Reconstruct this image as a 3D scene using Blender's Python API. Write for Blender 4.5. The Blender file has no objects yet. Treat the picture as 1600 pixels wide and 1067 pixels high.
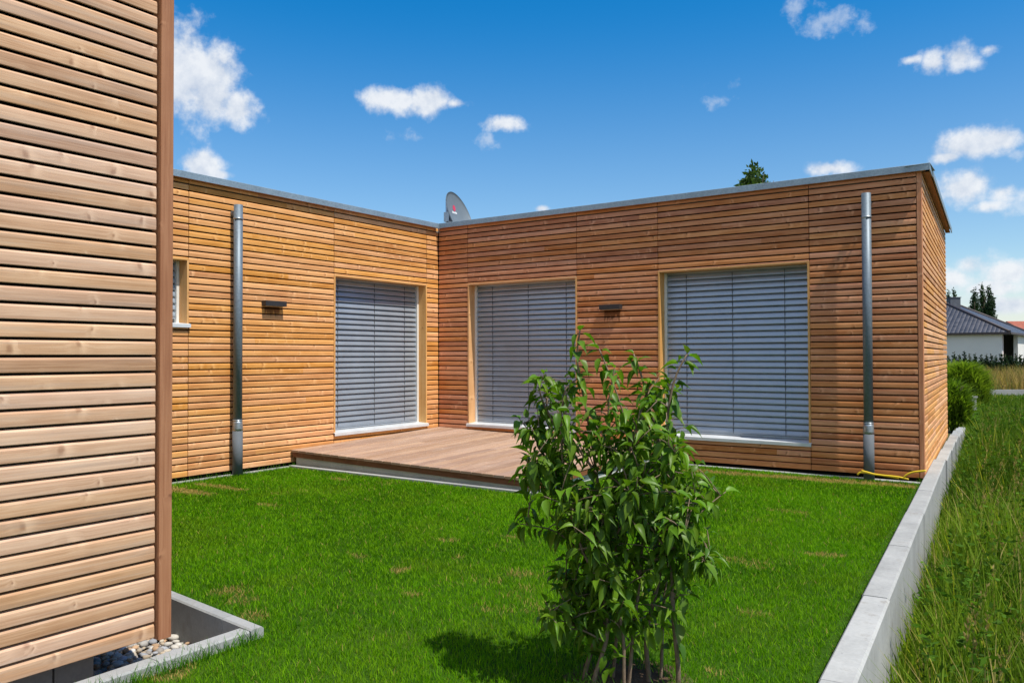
import bpy, math, random
import numpy as np
from mathutils import Vector, Matrix, noise as mnoise
random.seed(7)
rng = np.random.default_rng(7)
S = bpy.context.scene
COL = S.collection

# ---------------------------------------------------------------- camera
CAM = Vector((8.182, -9.781, 1.340))
YAW, PITCH, ROLL, FPX = math.radians(34.714), math.radians(1.029), math.radians(-0.163), 1261.56
fwd = Vector((-math.sin(YAW)*math.cos(PITCH), math.cos(YAW)*math.cos(PITCH), math.sin(PITCH)))
rgt = Vector((math.cos(YAW), math.sin(YAW), 0.0))
upv = rgt.cross(fwd)
r2 = math.cos(ROLL)*rgt + math.sin(ROLL)*upv
u2 = -math.sin(ROLL)*rgt + math.cos(ROLL)*upv
camd = bpy.data.cameras.new('camera')
cam = bpy.data.objects.new('camera', camd)
COL.objects.link(cam)
cam.matrix_world = Matrix(((r2.x, u2.x, -fwd.x, CAM.x), (r2.y, u2.y, -fwd.y, CAM.y), (r2.z, u2.z, -fwd.z, CAM.z), (0, 0, 0, 1)))
camd.sensor_width = 36.0
camd.lens = FPX/1600*36.0
camd.clip_start = 0.05
camd.clip_end = 6000
S.camera = cam

# ---------------------------------------------------------------- light, sky, exposure
SUN_EL, SUN_OFF = math.radians(62), math.radians(9)
sun_dir = Vector((math.cos(SUN_EL)*math.cos(SUN_OFF), -math.cos(SUN_EL)*math.sin(SUN_OFF), math.sin(SUN_EL)))
sl = bpy.data.lights.new('sun', 'SUN')
sl.energy = 4.5
sl.angle = math.radians(0.5)
sl.color = (1.0, 0.95, 0.87)
so = bpy.data.objects.new('sun', sl)
COL.objects.link(so)
so.rotation_euler = sun_dir.to_track_quat('Z', 'Y').to_euler()
so.location = (20, -5, 30)
S.view_settings.view_transform = 'Standard'
S.view_settings.look = 'None'
S.view_settings.gamma = 1.0
S.view_settings.exposure = 0.30
S.render.engine = 'CYCLES'
S.cycles.max_bounces = 6
S.cycles.diffuse_bounces = 4
S.cycles.transparent_max_bounces = 6
SKY_STRENGTH = 0.14


def pix_dir(x, y):
    return (r2*((x-800)/FPX) - u2*((y-533.5)/FPX) + fwd)


def W(x, y, depth):
    return CAM + pix_dir(x, y)*depth


def azel(x, y):
    d = pix_dir(x, y).normalized()
    return math.atan2(d.x, d.y), math.asin(d.z)


class NT:
    """small helper for wiring nodes"""
    def __init__(self, tree):
        self.t = tree

    def n(self, kind, props=None, **ins):
        nd = self.t.nodes.new(kind)
        if props:
            for k, v in props.items():
                setattr(nd, k, v)
        for k, v in ins.items():
            key = int(k[1:]) if k[0] == 'i' and k[1:].isdigit() else k.replace('_', ' ')
            self.set(nd.inputs[key], v)
        return nd

    def set(self, sock, v):
        if isinstance(v, bpy.types.NodeSocket):
            self.t.links.new(v, sock)
        else:
            sock.default_value = v

    def math(self, op, a, b=0.0, c=0.0, clamp=False):
        nd = self.n('ShaderNodeMath', dict(operation=op, use_clamp=clamp), i0=a, i1=b, i2=c)
        return nd.outputs[0]

    def vmath(self, op, a, b=(0, 0, 0)):
        nd = self.n('ShaderNodeVectorMath', dict(operation=op), i0=a, i1=b)
        return nd.outputs['Value'] if op in ('LENGTH', 'DOT_PRODUCT') else nd.outputs[0]

    def ramp(self, fac, stops, interp='LINEAR'):
        nd = self.n('ShaderNodeValToRGB', None, i0=fac)
        cr = nd.color_ramp
        cr.interpolation = interp
        while len(cr.elements) < len(stops):
            cr.elements.new(0.5)
        for e, (pos, c) in zip(cr.elements, stops):
            e.position = pos
            e.color = (*c, 1) if len(c) == 3 else c
        return nd.outputs[0]

    def step(self, x, a, b):
        nd = self.n('ShaderNodeMapRange', dict(interpolation_type='SMOOTHSTEP'), i0=x, i1=a, i2=b, i3=0.0, i4=1.0)
        return nd.outputs[0]

    def mix(self, fac, a, b, blend='MIX'):
        nd = self.n('ShaderNodeMix', dict(data_type='RGBA', blend_type=blend))
        self.set(nd.inputs[0], fac)
        for i, v in ((6, a), (7, b)):
            if isinstance(v, (tuple, list)) and len(v) == 3:
                v = (*v, 1)
            self.set(nd.inputs[i], v)
        return nd.outputs[2]

    def noise(self, vec, scale, detail=4, rough=0.55, dim='3D', out=0, dist=0.0):
        nd = self.n('ShaderNodeTexNoise', dict(noise_dimensions=dim), Vector=vec, Scale=scale, Detail=detail, Roughness=rough, Distortion=dist)
        return nd.outputs[out]


# world: sky texture with clouds laid out by compass direction and height, plus added fill clouds
wd = bpy.data.worlds.new('World')
S.world = wd
wd.use_nodes = True
wt = wd.node_tree
wt.nodes.clear()
w = NT(wt)
sky = w.n('ShaderNodeTexSky', dict(sky_type='NISHITA', sun_disc=False, sun_elevation=SUN_EL, sun_rotation=math.radians(90)+SUN_OFF,
                                   altitude=300, air_density=1.0, dust_density=0.6, ozone_density=2.0))
tc = w.n('ShaderNodeTexCoord')
dvec = tc.outputs['Generated']
sp = w.n('ShaderNodeSeparateXYZ', None, i0=dvec)
az = w.math('ARCTAN2', sp.outputs[0], sp.outputs[1])
el = w.math('ARCSINE', sp.outputs[2])
hs = w.n('ShaderNodeHueSaturation', None, Hue=0.498, Saturation=w.math('ADD', w.math('ADD', 0.35, w.math('MULTIPLY', w.step(el, -0.03, 0.12), 0.92)), w.math('MULTIPLY', w.step(el, 0.12, 0.42), 0.23)),
         Value=w.math('ADD', 0.86, w.math('MULTIPLY', w.step(el, 0.1, 0.42), 0.10)), Color=sky.outputs[0])
comb = w.n('ShaderNodeCombineXYZ', None, i0=az, i1=el, i2=0.0).outputs[0]
# (pixel x, pixel y, half width, half height, mass)
CLOUDS = [(318, 118, 62, 50, 1.0), (285, 115, 60, 78, 1.0), (372, 168, 38, 32, 1.0), (330, 160, 50, 36, 1.0), (200, 120, 110, 80, 1.0),
          (318, 260, 46, 22, .85), (335, 272, 30, 9, 1.0), (615, 154, 44, 19, .92), (672, 158, 40, 22, .95), (712, 163, 24, 11, .85),
          (787, 193, 40, 14, .85), (1295, 264, 32, 13, 1.0), (1463, 98, 20, 24, .85), (1500, 90, 38, 24, .95), (1545, 78, 28, 14, .75), (1424, 94, 20, 10, .65),
          (1522, 226, 62, 24, 1.0), (1480, 246, 36, 12, .8), (1560, 220, 40, 16, 1.0), (1510, 292, 60, 28, .98), (1565, 300, 40, 20, .8), (1545, 322, 40, 14, .7),
          (1514, 414, 30, 22, 1.0), (1490, 436, 36, 22, 1.0), (1585, 424, 44, 20, .92), (1620, 300, 50, 26, .7), (1540, 450, 60, 12, .75), (1590, 478, 70, 12, .95),
          (846, 326, 16, 6, .9),
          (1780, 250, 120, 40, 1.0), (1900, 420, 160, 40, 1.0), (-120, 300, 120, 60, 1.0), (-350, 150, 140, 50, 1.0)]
FAINT = [(764, 218, 34, 14, .9), (1130, 158, 46, 16, .8), (1144, 133, 20, 14, .8), (1100, 131, 28, 16, .8), (650, 216, 34, 14, .6), (690, 216, 36, 14, .6), (1245, 12, 44, 28, 1.1), (1290, 32, 46, 22, 1.1),
         (1424, 94, 26, 16, 1.0), (1590, 240, 30, 16, .9), (1590, 320, 40, 20, .95), (1450, 258, 26, 8, .9), (575, 150, 20, 12, .9), (1540, 400, 70, 30, 1.0), (1500, 470, 80, 25, 1.0)]
best = None
faint = None
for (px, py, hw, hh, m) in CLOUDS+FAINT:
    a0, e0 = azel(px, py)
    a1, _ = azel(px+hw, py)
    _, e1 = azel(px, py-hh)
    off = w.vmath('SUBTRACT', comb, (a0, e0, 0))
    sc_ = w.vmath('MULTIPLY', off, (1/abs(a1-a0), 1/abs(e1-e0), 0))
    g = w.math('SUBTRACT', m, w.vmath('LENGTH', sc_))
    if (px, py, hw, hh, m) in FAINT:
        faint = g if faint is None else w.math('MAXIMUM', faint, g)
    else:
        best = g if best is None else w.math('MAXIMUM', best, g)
back = w.vmath('DOT_PRODUCT', dvec, (0.45, -0.87, 0.2))  # unseen clouds added behind the camera to brighten the shaded back wall
fill_noise = w.noise(dvec, 2.6, 5, 0.6)
fill_clouds = w.math('SUBTRACT', w.math('MULTIPLY', w.math('SUBTRACT', fill_noise, 0.47), 5.0), w.math('MULTIPLY', w.math('SUBTRACT', 1.0, w.step(back, -0.05, 0.25)), 4.0))
best = w.math('MAXIMUM', best, w.math('MINIMUM', fill_clouds, 1.0))
nbig = w.noise(dvec, 21.0, 8, 0.60)
shiftv = w.vmath('ADD', dvec, (0.006, -0.002, 0.014))
nshift = w.noise(shiftv, 21.0, 8, 0.60)
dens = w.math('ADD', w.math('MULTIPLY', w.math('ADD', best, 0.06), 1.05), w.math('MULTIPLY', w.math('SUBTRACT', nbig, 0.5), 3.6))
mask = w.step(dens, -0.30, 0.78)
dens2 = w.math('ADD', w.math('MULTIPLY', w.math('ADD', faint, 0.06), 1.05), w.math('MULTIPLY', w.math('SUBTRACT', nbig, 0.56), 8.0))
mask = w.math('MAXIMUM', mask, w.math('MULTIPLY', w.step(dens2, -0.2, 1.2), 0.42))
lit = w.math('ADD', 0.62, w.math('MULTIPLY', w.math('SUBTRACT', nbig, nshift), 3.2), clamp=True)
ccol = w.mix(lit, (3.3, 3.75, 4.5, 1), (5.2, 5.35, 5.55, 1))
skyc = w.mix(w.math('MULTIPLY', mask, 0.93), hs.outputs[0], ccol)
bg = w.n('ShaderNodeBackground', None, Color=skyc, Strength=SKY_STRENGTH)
wo = w.n('ShaderNodeOutputWorld')
wt.links.new(bg.outputs[0], wo.inputs[0])


# ---------------------------------------------------------------- mesh helpers
class MB:
    def __init__(self):
        self.v, self.f, self.uv, self.tint, self.mi, self.sm = [], [], [], [], [], []

    def face(self, idx, uvs=None, tint=(0.5, 0.5, 0, 1), mi=0, smooth=False):
        self.f.append(tuple(idx))
        self.uv.extend(uvs if uvs else [(0, 0)]*len(idx))
        self.tint.extend([tint]*len(idx))
        self.mi.append(mi)
        self.sm.append(smooth)

    def prism(self, o, axis, L, nd, wd_, prof, tint=None, mi=0, smooth=False, caps=True):
        """profile [(n, w)] swept from o along axis for L"""
        o, axis, nd, wd_ = Vector(o), Vector(axis).normalized(), Vector(nd), Vector(wd_)
        if tint is None:
            tint = (random.random(), random.random(), 0, 1)
        area = sum(prof[i][0]*prof[(i+1) % len(prof)][1]-prof[(i+1) % len(prof)][0]*prof[i][1] for i in range(len(prof)))
        hand = nd.cross(wd_).dot(axis)
        pr = list(prof)
        if area*hand < 0:
            pr.reverse()
        b = len(self.v)
        k = len(pr)
        u0, v0 = tint[1]*91.7+tint[0]*13, tint[0]*53.3
        for (n, ww) in pr:
            self.v.append(o+nd*n+wd_*ww)
        for (n, ww) in pr:
            self.v.append(o+nd*n+wd_*ww+axis*L)
        per = 0.0
        for i in range(k):
            j = (i+1) % k
            e = math.hypot(pr[i][0]-pr[j][0], pr[i][1]-pr[j][1])
            self.face((b+i, b+j, b+k+j, b+k+i), [(u0, v0+per), (u0, v0+per+e), (u0+L, v0+per+e), (u0+L, v0+per)], tint, mi, smooth)
            per += e
        if caps:
            self.face([b+i for i in reversed(range(k))], [(u0+pr[i][0]*.1, v0+pr[i][1]) for i in reversed(range(k))], tint, mi)
            self.face([b+k+i for i in range(k)], [(u0+pr[i][0]*.1, v0+pr[i][1]) for i in range(k)], tint, mi)

    def box(self, lo, hi, mi=0, tint=None, bev=0.0):
        x0, y0, z0 = lo
        x1, y1, z1 = hi
        w_, h = y1-y0, z1-z0
        if bev > 0:
            pr = [(bev, 0), (w_-bev, 0), (w_, bev), (w_, h-bev), (w_-bev, h), (bev, h), (0, h-bev), (0, bev)]
        else:
            pr = [(0, 0), (w_, 0), (w_, h), (0, h)]
        self.prism(lo, (1, 0, 0), x1-x0, (0, 1, 0), (0, 0, 1), pr, tint, mi)

    def poly_slab(self, pts, z0, z1, mi=0):
        b = len(self.v)
        k = len(pts)
        for z in (z0, z1):
            for (x, y) in pts:
                self.v.append(Vector((x, y, z)))
        self.face([b+k+i for i in range(k)], [(p[0], p[1]) for p in pts], mi=mi)
        self.face([b+i for i in reversed(range(k))], None, mi=mi)
        for i in range(k):
            j = (i+1) % k
            self.face((b+i, b+j, b+k+j, b+k+i), None, mi=mi)

    def tube(self, pts, rads, sides=10, mi=0, tint=(0.5, 0.5, 0, 1), caps=True, smooth=True):
        pts = [Vector(p) for p in pts]
        if isinstance(rads, (int, float)):
            rads = [rads]*len(pts)
        b = len(self.v)
        prev = None
        L = 0
        Ls = []
        for i, p in enumerate(pts):
            t = (pts[min(i+1, len(pts)-1)]-pts[max(i-1, 0)]).normalized()
            if prev is None:
                a = t.orthogonal().normalized()
            else:
                a = (prev-t*prev.dot(t)).normalized()
            prev = a
            c = t.cross(a)
            if i:
                L += (p-pts[i-1]).length
            Ls.append(L)
            for k in range(sides):
                th = 2*math.pi*k/sides
                self.v.append(p+(a*math.cos(th)+c*math.sin(th))*rads[i])
        for i in range(len(pts)-1):
            for k in range(sides):
                k2 = (k+1) % sides
                self.face((b+i*sides+k, b+i*sides+k2, b+(i+1)*sides+k2, b+(i+1)*sides+k),
                          [(k/sides, Ls[i]), ((k+1)/sides, Ls[i]), ((k+1)/sides, Ls[i+1]), (k/sides, Ls[i+1])], tint, mi, smooth)
        if caps:
            self.face([b+k for k in reversed(range(sides))], None, tint, mi)
            e = b+(len(pts)-1)*sides
            self.face([e+k for k in range(sides)], None, tint, mi)

    def build(self, name, mats, parent=None):
        return raw_mesh(name, [tuple(p) for p in self.v], self.f, mats, parent, self.uv, self.tint, self.mi, self.sm)


def world_loc(o):
    l = Vector(o.location)
    while o.parent:
        o = o.parent
        l += o.location
    return l


def raw_mesh(name, verts, faces, mats, parent=None, uv=None, tint=None, mi=None, sm=None):
    me = bpy.data.meshes.new(name)
    off = world_loc(parent) if parent else Vector((0, 0, 0))
    va = np.array(verts, dtype=np.float32)-np.array(off, dtype=np.float32)
    me.from_pydata(va.tolist(), [], faces)
    if uv is not None:
        me.uv_layers.new(name='UVMap').data.foreach_set('uv', np.array(uv, dtype=np.float32).ravel())
    if tint is not None:
        me.color_attributes.new('tint', 'FLOAT_COLOR', 'CORNER').data.foreach_set('color', np.array(tint, dtype=np.float32).ravel())
    for m in (mats if isinstance(mats, (list, tuple)) else [mats]):
        me.materials.append(m)
    if mi is not None:
        me.polygons.foreach_set('material_index', mi)
    if sm is not None:
        me.polygons.foreach_set('use_smooth', sm)
    me.update()
    o = bpy.data.objects.new(name, me)
    COL.objects.link(o)
    if parent:
        o.parent = parent
    return o


def tag(o, label=None, cat=None, group=None, kind=None):
    if label:
        o['label'] = label
    if cat:
        o['category'] = cat
    if group:
        o['group'] = group
    if kind:
        o['kind'] = kind
    return o


def empty(name, loc, label=None, cat=None, group=None):
    o = bpy.data.objects.new(name, None)
    COL.objects.link(o)
    o.location = loc
    o.empty_display_size = 0.1
    return tag(o, label, cat, group)


def copy_tree(o, parent=None):
    c = o.copy()
    COL.objects.link(c)
    c.parent = parent
    for ch in [x for x in COL.objects if x.parent == o]:
        copy_tree(ch, c)
    return c


# ---------------------------------------------------------------- materials
def new_mat(name):
    m = bpy.data.materials.new(name)
    m.use_nodes = True
    m.node_tree.nodes.clear()
    t = NT(m.node_tree)
    out = t.n('ShaderNodeOutputMaterial')
    return m, t, out


def principled(t, out, **k):
    b = t.n('ShaderNodeBsdfPrincipled', None, **k)
    t.t.links.new(b.outputs[0], out.inputs[0])
    return b


def wood_mat(name, light, mid, dark, knot, var=0.35, crack=0.25, rough=0.62, grey=0.0, knots=0.55, stain=None):
    m, t, out = new_mat(name)
    uv = t.n('ShaderNodeUVMap', dict(uv_map='UVMap')).outputs[0]
    at = t.n('ShaderNodeAttribute', dict(attribute_name='tint'))
    ts = t.n('ShaderNodeSeparateColor', None, i0=at.outputs['Color'])
    tone, seed = ts.outputs[0], ts.outputs[1]
    suv = t.n('ShaderNodeSeparateXYZ', None, i0=uv)
    # knots
    jit = t.noise(uv, 9.0, 2, 0.5, '2D', 1)
    kuv = t.vmath('ADD', t.vmath('MULTIPLY', uv, (7.0, 5.5, 0)), t.vmath('MULTIPLY', t.vmath('SUBTRACT', jit, (.5, .5, .5)), (0.35, 0.35, 0)))
    vo = t.n('ShaderNodeTexVoronoi', dict(voronoi_dimensions='2D', feature='F1'), Vector=kuv, Scale=1.0, Randomness=1.0)
    vc = t.n('ShaderNodeSeparateColor', None, i0=vo.outputs['Color'])
    has = t.math('GREATER_THAN', vc.outputs[0], 1-knots*0.75)
    rad = t.math('ADD', 0.04, t.math('MULTIPLY', vc.outputs[1], 0.13))
    kn = t.math('MULTIPLY', has, t.math('SUBTRACT', 1.0, t.step(vo.outputs['Distance'], t.math('MULTIPLY', rad, 0.15), rad)))
    halo = t.math('MULTIPLY', has, t.math('SUBTRACT', 1.0, t.step(vo.outputs['Distance'], rad, t.math('MULTIPLY', rad, 4.0))))
    lx = t.n('ShaderNodeSeparateXYZ', None, i0=t.vmath('SUBTRACT', kuv, vo.outputs['Position'])).outputs[0]
    near_k = t.math('MULTIPLY', has, t.math('SUBTRACT', 1.0, t.step(vo.outputs['Distance'], rad, t.math('MULTIPLY', rad, 2.6))))
    flame_l = t.math('MULTIPLY', near_k, t.step(lx, 0.0, t.math('MULTIPLY', rad, 0.9)))
    flame_d = t.math('MULTIPLY', near_k, t.math('MULTIPLY', t.step(t.math('MULTIPLY', lx, -1.0), 0.0, t.math('MULTIPLY', rad, 0.5)), 0.55))
    # grain, bent round the knots
    gy = t.math('ADD', suv.outputs[1], t.math('MULTIPLY', halo, 0.010))
    gv = t.n('ShaderNodeCombineXYZ', None, i0=t.math('MULTIPLY', suv.outputs[0], 1.6), i1=t.math('MULTIPLY', gy, 75.0), i2=t.math('MULTIPLY', seed, 40.0)).outputs[0]
    g1 = t.noise(gv, 1.0, 4, 0.6, dist=0.6)
    gv2 = t.n('ShaderNodeCombineXYZ', None, i0=t.math('MULTIPLY', suv.outputs[0], 9.0), i1=t.math('MULTIPLY', gy, 420.0), i2=seed).outputs[0]
    g2 = t.noise(gv2, 1.0, 2, 0.6)
    bl = t.noise(t.vmath('MULTIPLY', uv, (2.4, 6.0, 0)), 1.0, 3, 0.55, '2D')
    f = t.math('ADD', t.math('MULTIPLY', g1, 0.62), t.math('ADD', t.math('MULTIPLY', g2, 0.24), t.math('MULTIPLY', bl, 0.30)))
    f = t.math('ADD', f, t.math('MULTIPLY', t.math('SUBTRACT', tone, 0.5), var))
    c = t.ramp(f, [(0.38, dark), (0.57, mid), (0.76, light)])
    c = t.mix(t.math('MULTIPLY', halo, 0.45), c, light)
    ck = t.noise(t.n('ShaderNodeCombineXYZ', None, i0=t.math('MULTIPLY', suv.outputs[0], 5.0), i1=t.math('MULTIPLY', gy, 300.0), i2=t.math('MULTIPLY', seed, 9.0)).outputs[0], 1.0, 3, 0.6)
    c = t.mix(t.math('MULTIPLY', t.step(ck, 0.64, 0.74), crack), c, knot)
    c = t.mix(t.math('MULTIPLY', flame_l, 0.50), c, tuple(min(1, q*1.12) for q in light))
    c = t.mix(t.math('MULTIPLY', flame_d, 0.6), c, dark)
    c = t.mix(t.math('MULTIPLY', kn, 0.60), c, knot)
    if grey > 0:
        gn = t.noise(t.vmath('MULTIPLY', uv, (1.1, 22.0, 0)), 1.0, 5, 0.65, '2D')
        c = t.mix(t.math('MULTIPLY', t.step(gn, 0.48, 0.72), grey), c, (0.36, 0.32, 0.28))
    hue = t.n('ShaderNodeHueSaturation', None, Hue=t.math('ADD', 0.492, t.math('MULTIPLY', seed, 0.006)), Saturation=t.math('ADD', 0.94, t.math('MULTIPLY', seed, 0.16)),
              Value=t.math('ADD', 0.91, t.math('MULTIPLY', tone, 0.16)), Color=c).outputs[0]
    c = hue
    if stain:
        (sx0, sx1, sz0, sz1, ax) = stain
        pos = t.n('ShaderNodeNewGeometry').outputs['Position']
        ps = t.n('ShaderNodeSeparateXYZ', None, i0=pos)
        px = ps.outputs[ax]
        drip = t.noise(t.n('ShaderNodeCombineXYZ', None, i0=px, i1=0.0, i2=t.math('MULTIPLY', ps.outputs[2], 0.12)).outputs[0], 22.0, 3, 0.6)
        low = t.math('ADD', sz0, t.math('MULTIPLY', t.math('SUBTRACT', 0.62, drip), (sz1-sz0)*2.2))
        mk = t.math('MULTIPLY', t.step(px, sx0, sx0+0.03), t.math('SUBTRACT', 1.0, t.step(px, sx1-0.03, sx1)))
        mk = t.math('MULTIPLY', mk, t.math('MULTIPLY', t.step(ps.outputs[2], low, t.math('ADD', low, 0.06)), t.math('SUBTRACT', 1.0, t.step(ps.outputs[2], sz1-0.01, sz1))))
        c = t.mix(t.math('MULTIPLY', mk, 0.85), c, (0.13, 0.042, 0.008))
    hgt = t.math('ADD', t.math('MULTIPLY', g1, 0.6), t.math('MULTIPLY', g2, 0.4))
    bp = t.n('ShaderNodeBump', None, Strength=0.22, Distance=0.002, Height=hgt)
    principled(t, out, Base_Color=c, Roughness=rough, Normal=bp.outputs[0], Specular_IOR_Level=0.3)
    return m


LAMP_A = (-3.38, -3.06, 1.965, 2.030)   # y0 y1 z0 z1 on the left wing
LAMP_B = (2.905, 3.215, 1.965, 2.030)   # x0 x1 z0 z1 on the back wing
M = {}
M['larch_left'] = wood_mat('larch_warm', (0.78, 0.44, 0.185), (0.66, 0.335, 0.115), (0.46, 0.19, 0.052), (0.26, 0.10, 0.03), 0.20,
                           stain=(LAMP_A[0]+.03, LAMP_A[1]-.03, LAMP_A[2]-.16, LAMP_A[2], 1))
M['larch_back'] = wood_mat('larch_reddish', (0.72, 0.37, 0.185), (0.57, 0.255, 0.11), (0.40, 0.145, 0.052), (0.18, 0.062, 0.023), 0.24, knots=0.5,
                           stain=(LAMP_B[0]+.02, LAMP_B[1]-.02, LAMP_B[2]-.20, LAMP_B[2], 0))
M['larch_near'] = wood_mat('larch_pale_weathered', (0.66, 0.455, 0.295), (0.54, 0.340, 0.205), (0.39, 0.222, 0.120), (0.23, 0.105, 0.05), 0.17, 0.60, grey=0.28, knots=0.62)
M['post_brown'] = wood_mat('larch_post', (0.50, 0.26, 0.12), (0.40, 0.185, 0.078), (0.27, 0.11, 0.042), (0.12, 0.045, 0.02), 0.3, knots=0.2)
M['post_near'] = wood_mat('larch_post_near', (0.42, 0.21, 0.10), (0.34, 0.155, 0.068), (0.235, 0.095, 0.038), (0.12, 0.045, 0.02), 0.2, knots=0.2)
M['jamb'] = wood_mat('planed_larch', (0.74, 0.46, 0.21), (0.64, 0.36, 0.145), (0.50, 0.25, 0.085), (0.32, 0.14, 0.05), 0.3, rough=0.55, knots=0.3)
M['deck'] = wood_mat('deck_boards', (0.46, 0.325, 0.225), (0.37, 0.245, 0.165), (0.285, 0.175, 0.112), (0.20, 0.115, 0.07), 0.22, rough=0.75, grey=0.30, knots=0.25)
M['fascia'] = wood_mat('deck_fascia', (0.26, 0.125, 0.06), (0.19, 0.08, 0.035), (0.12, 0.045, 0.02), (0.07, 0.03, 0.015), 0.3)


def simple(name, col, rough=0.6, metal=0.0, var=0.0, scale=8.0, spec=0.5, bump=0.0):
    m, t, out = new_mat(name)
    pos = t.n('ShaderNodeTexCoord').outputs['Object']
    c = (*col, 1)
    kw = {}
    if var > 0:
        n = t.noise(pos, scale, 5, 0.6)
        lo = tuple(x*(1-var) for x in col)
        hi = tuple(min(1, x*(1+var)) for x in col)
        c = t.ramp(n, [(0.3, lo), (0.7, hi)])
        kw['Roughness'] = t.math('ADD', rough-0.08, t.math('MULTIPLY', n, 0.16))
    else:
        kw['Roughness'] = rough
    if bump > 0:
        kw['Normal'] = t.n('ShaderNodeBump', None, Strength=bump, Distance=0.004, Height=t.noise(pos, scale*9, 4, 0.6)).outputs[0]
    principled(t, out, Base_Color=c, Metallic=metal, Specular_IOR_Level=spec, **kw)
    return m


def concrete_mat(name, col, var=0.22, dirt=0.3, soil=(0.16, 0.13, 0.09)):
    m, t, out = new_mat(name)
    pos = t.n('ShaderNodeNewGeometry').outputs['Position']
    n1 = t.noise(pos, 3.5, 6, 0.62)
    n2 = t.noise(pos, 46.0, 4, 0.7)
    f = t.math('ADD', t.math('MULTIPLY', n1, 0.65), t.math('MULTIPLY', n2, 0.35))
    at = t.n('ShaderNodeAttribute', dict(attribute_name='tint'))
    tone = t.n('ShaderNodeSeparateColor', None, i0=at.outputs['Color']).outputs[0]
    f = t.math('ADD', f, t.math('MULTIPLY', t.math('SUBTRACT', tone, 0.5), 0.22))
    c = t.ramp(f, [(0.3, tuple(x*(1-var) for x in col)), (0.7, tuple(x*(1+var*.6) for x in col))])
    d = t.noise(t.vmath('MULTIPLY', pos, (7, 7, 3)), 1.0, 6, 0.7)
    c = t.mix(t.math('MULTIPLY', t.step(d, 0.55, 0.75), dirt), c, soil)
    vo = t.n('ShaderNodeTexVoronoi', None, Vector=t.vmath('ADD', pos, t.vmath('MULTIPLY', t.noise(pos, 30, 2, .5, out=1), (.01, .01, .01))), Scale=28.0)
    vr = t.n('ShaderNodeSeparateColor', None, i0=vo.outputs['Color']).outputs[0]
    pore = t.math('MULTIPLY', t.math('GREATER_THAN', vr, 0.80), t.math('SUBTRACT', 1.0, t.step(vo.outputs['Distance'], 0.06, 0.14)))
    c = t.mix(t.math('MULTIPLY', pore, 0.7), c, tuple(x*.35 for x in col))
    bp = t.n('ShaderNodeBump', None, Strength=0.3, Distance=0.003, Height=t.math('SUBTRACT', n2, pore))
    principled(t, out, Base_Color=c, Roughness=0.88, Normal=bp.outputs[0], Specular_IOR_Level=0.25)
    return m


def zinc_mat(name, col, rough=0.42, metal=0.75):
    m, t, out = new_mat(name)
    pos = t.n('ShaderNodeTexCoord').outputs['Object']
    vo = t.n('ShaderNodeTexVoronoi', None, Vector=pos, Scale=75.0)
    vr = t.n('ShaderNodeSeparateColor', None, i0=vo.outputs['Color']).outputs[0]
    n = t.noise(t.vmath('MULTIPLY', pos, (6, 6, 1.5)), 1.0, 5, 0.6)
    f = t.math('ADD', t.math('MULTIPLY', vr, 0.35), t.math('MULTIPLY', n, 0.65))
    c = t.ramp(f, [(0.25, tuple(x*.78 for x in col)), (0.75, tuple(min(1, x*1.15) for x in col))])
    principled(t, out, Base_Color=c, Metallic=metal, Roughness=t.math('ADD', rough-.06, t.math('MULTIPLY', f, .14)))
    return m


M['membrane'] = simple('wall_membrane', (0.012, 0.010, 0.009), 0.9, spec=0.1)
M['coping'] = zinc_mat('coping_sheet', (0.28, 0.355, 0.405), 0.5, 0.5)
M['zinc'] = zinc_mat('zinc_pipe', (0.15, 0.19, 0.225), 0.52, 0.35)
M['ring'] = zinc_mat('pipe_ring', (0.34, 0.38, 0.41), 0.36, 0.6)
M['standpipe'] = simple('grey_standpipe', (0.115, 0.13, 0.145), 0.75, 0.0, 0.15, 5, 0.3)
M['slat'] = simple('blind_slat', (0.375, 0.435, 0.505), 0.36, 0.5, 0.06, 4)
M['cord'] = simple('blind_cord', (0.06, 0.065, 0.07), 0.7)
M['rail'] = simple('guide_rail', (0.74, 0.73, 0.68), 0.45, 0.0, 0.05, 3)
M['sill'] = simple('window_sill', (0.66, 0.69, 0.71), 0.38, 0.2, 0.08, 6)
M['frame'] = simple('window_frame', (0.55, 0.54, 0.50), 0.5)
M['lamp'] = simple('lamp_body', (0.035, 0.034, 0.036), 0.5, 0.2, 0.1, 20)
M['roof'] = simple('roof_foil', (0.22, 0.22, 0.22), 0.8, 0, 0.2, 3)
M['concrete'] = concrete_mat('retaining_concrete', (0.365, 0.365, 0.345), 0.30, 0.65)
M['kerb'] = concrete_mat('kerb_concrete', (0.33, 0.335, 0.325), 0.22, 0.40)
M['plinth'] = concrete_mat('plinth_concrete', (0.50, 0.51, 0.48), 0.25, 0.35)
M['darkcon'] = concrete_mat('foundation_concrete', (0.20, 0.19, 0.175), 0.3, 0.4)
M['hose'] = simple('yellow_plastic', (0.72, 0.50, 0.02), 0.4)
M['dish'] = simple('dish_grey', (0.15, 0.18, 0.20), 0.5, 0.1, 0.08, 4)
M['steel'] = zinc_mat('galvanised_steel', (0.4, 0.44, 0.48), 0.4, 0.8)
M['red'] = simple('emblem_red', (0.55, 0.04, 0.08), 0.5)
M['white'] = simple('white_print', (0.78, 0.78, 0.78), 0.5)
m, t, out = new_mat('window_glass')
principled(t, out, Base_Color=(0.02, 0.025, 0.03, 1), Roughness=0.05)
M['glass'] = m


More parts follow.
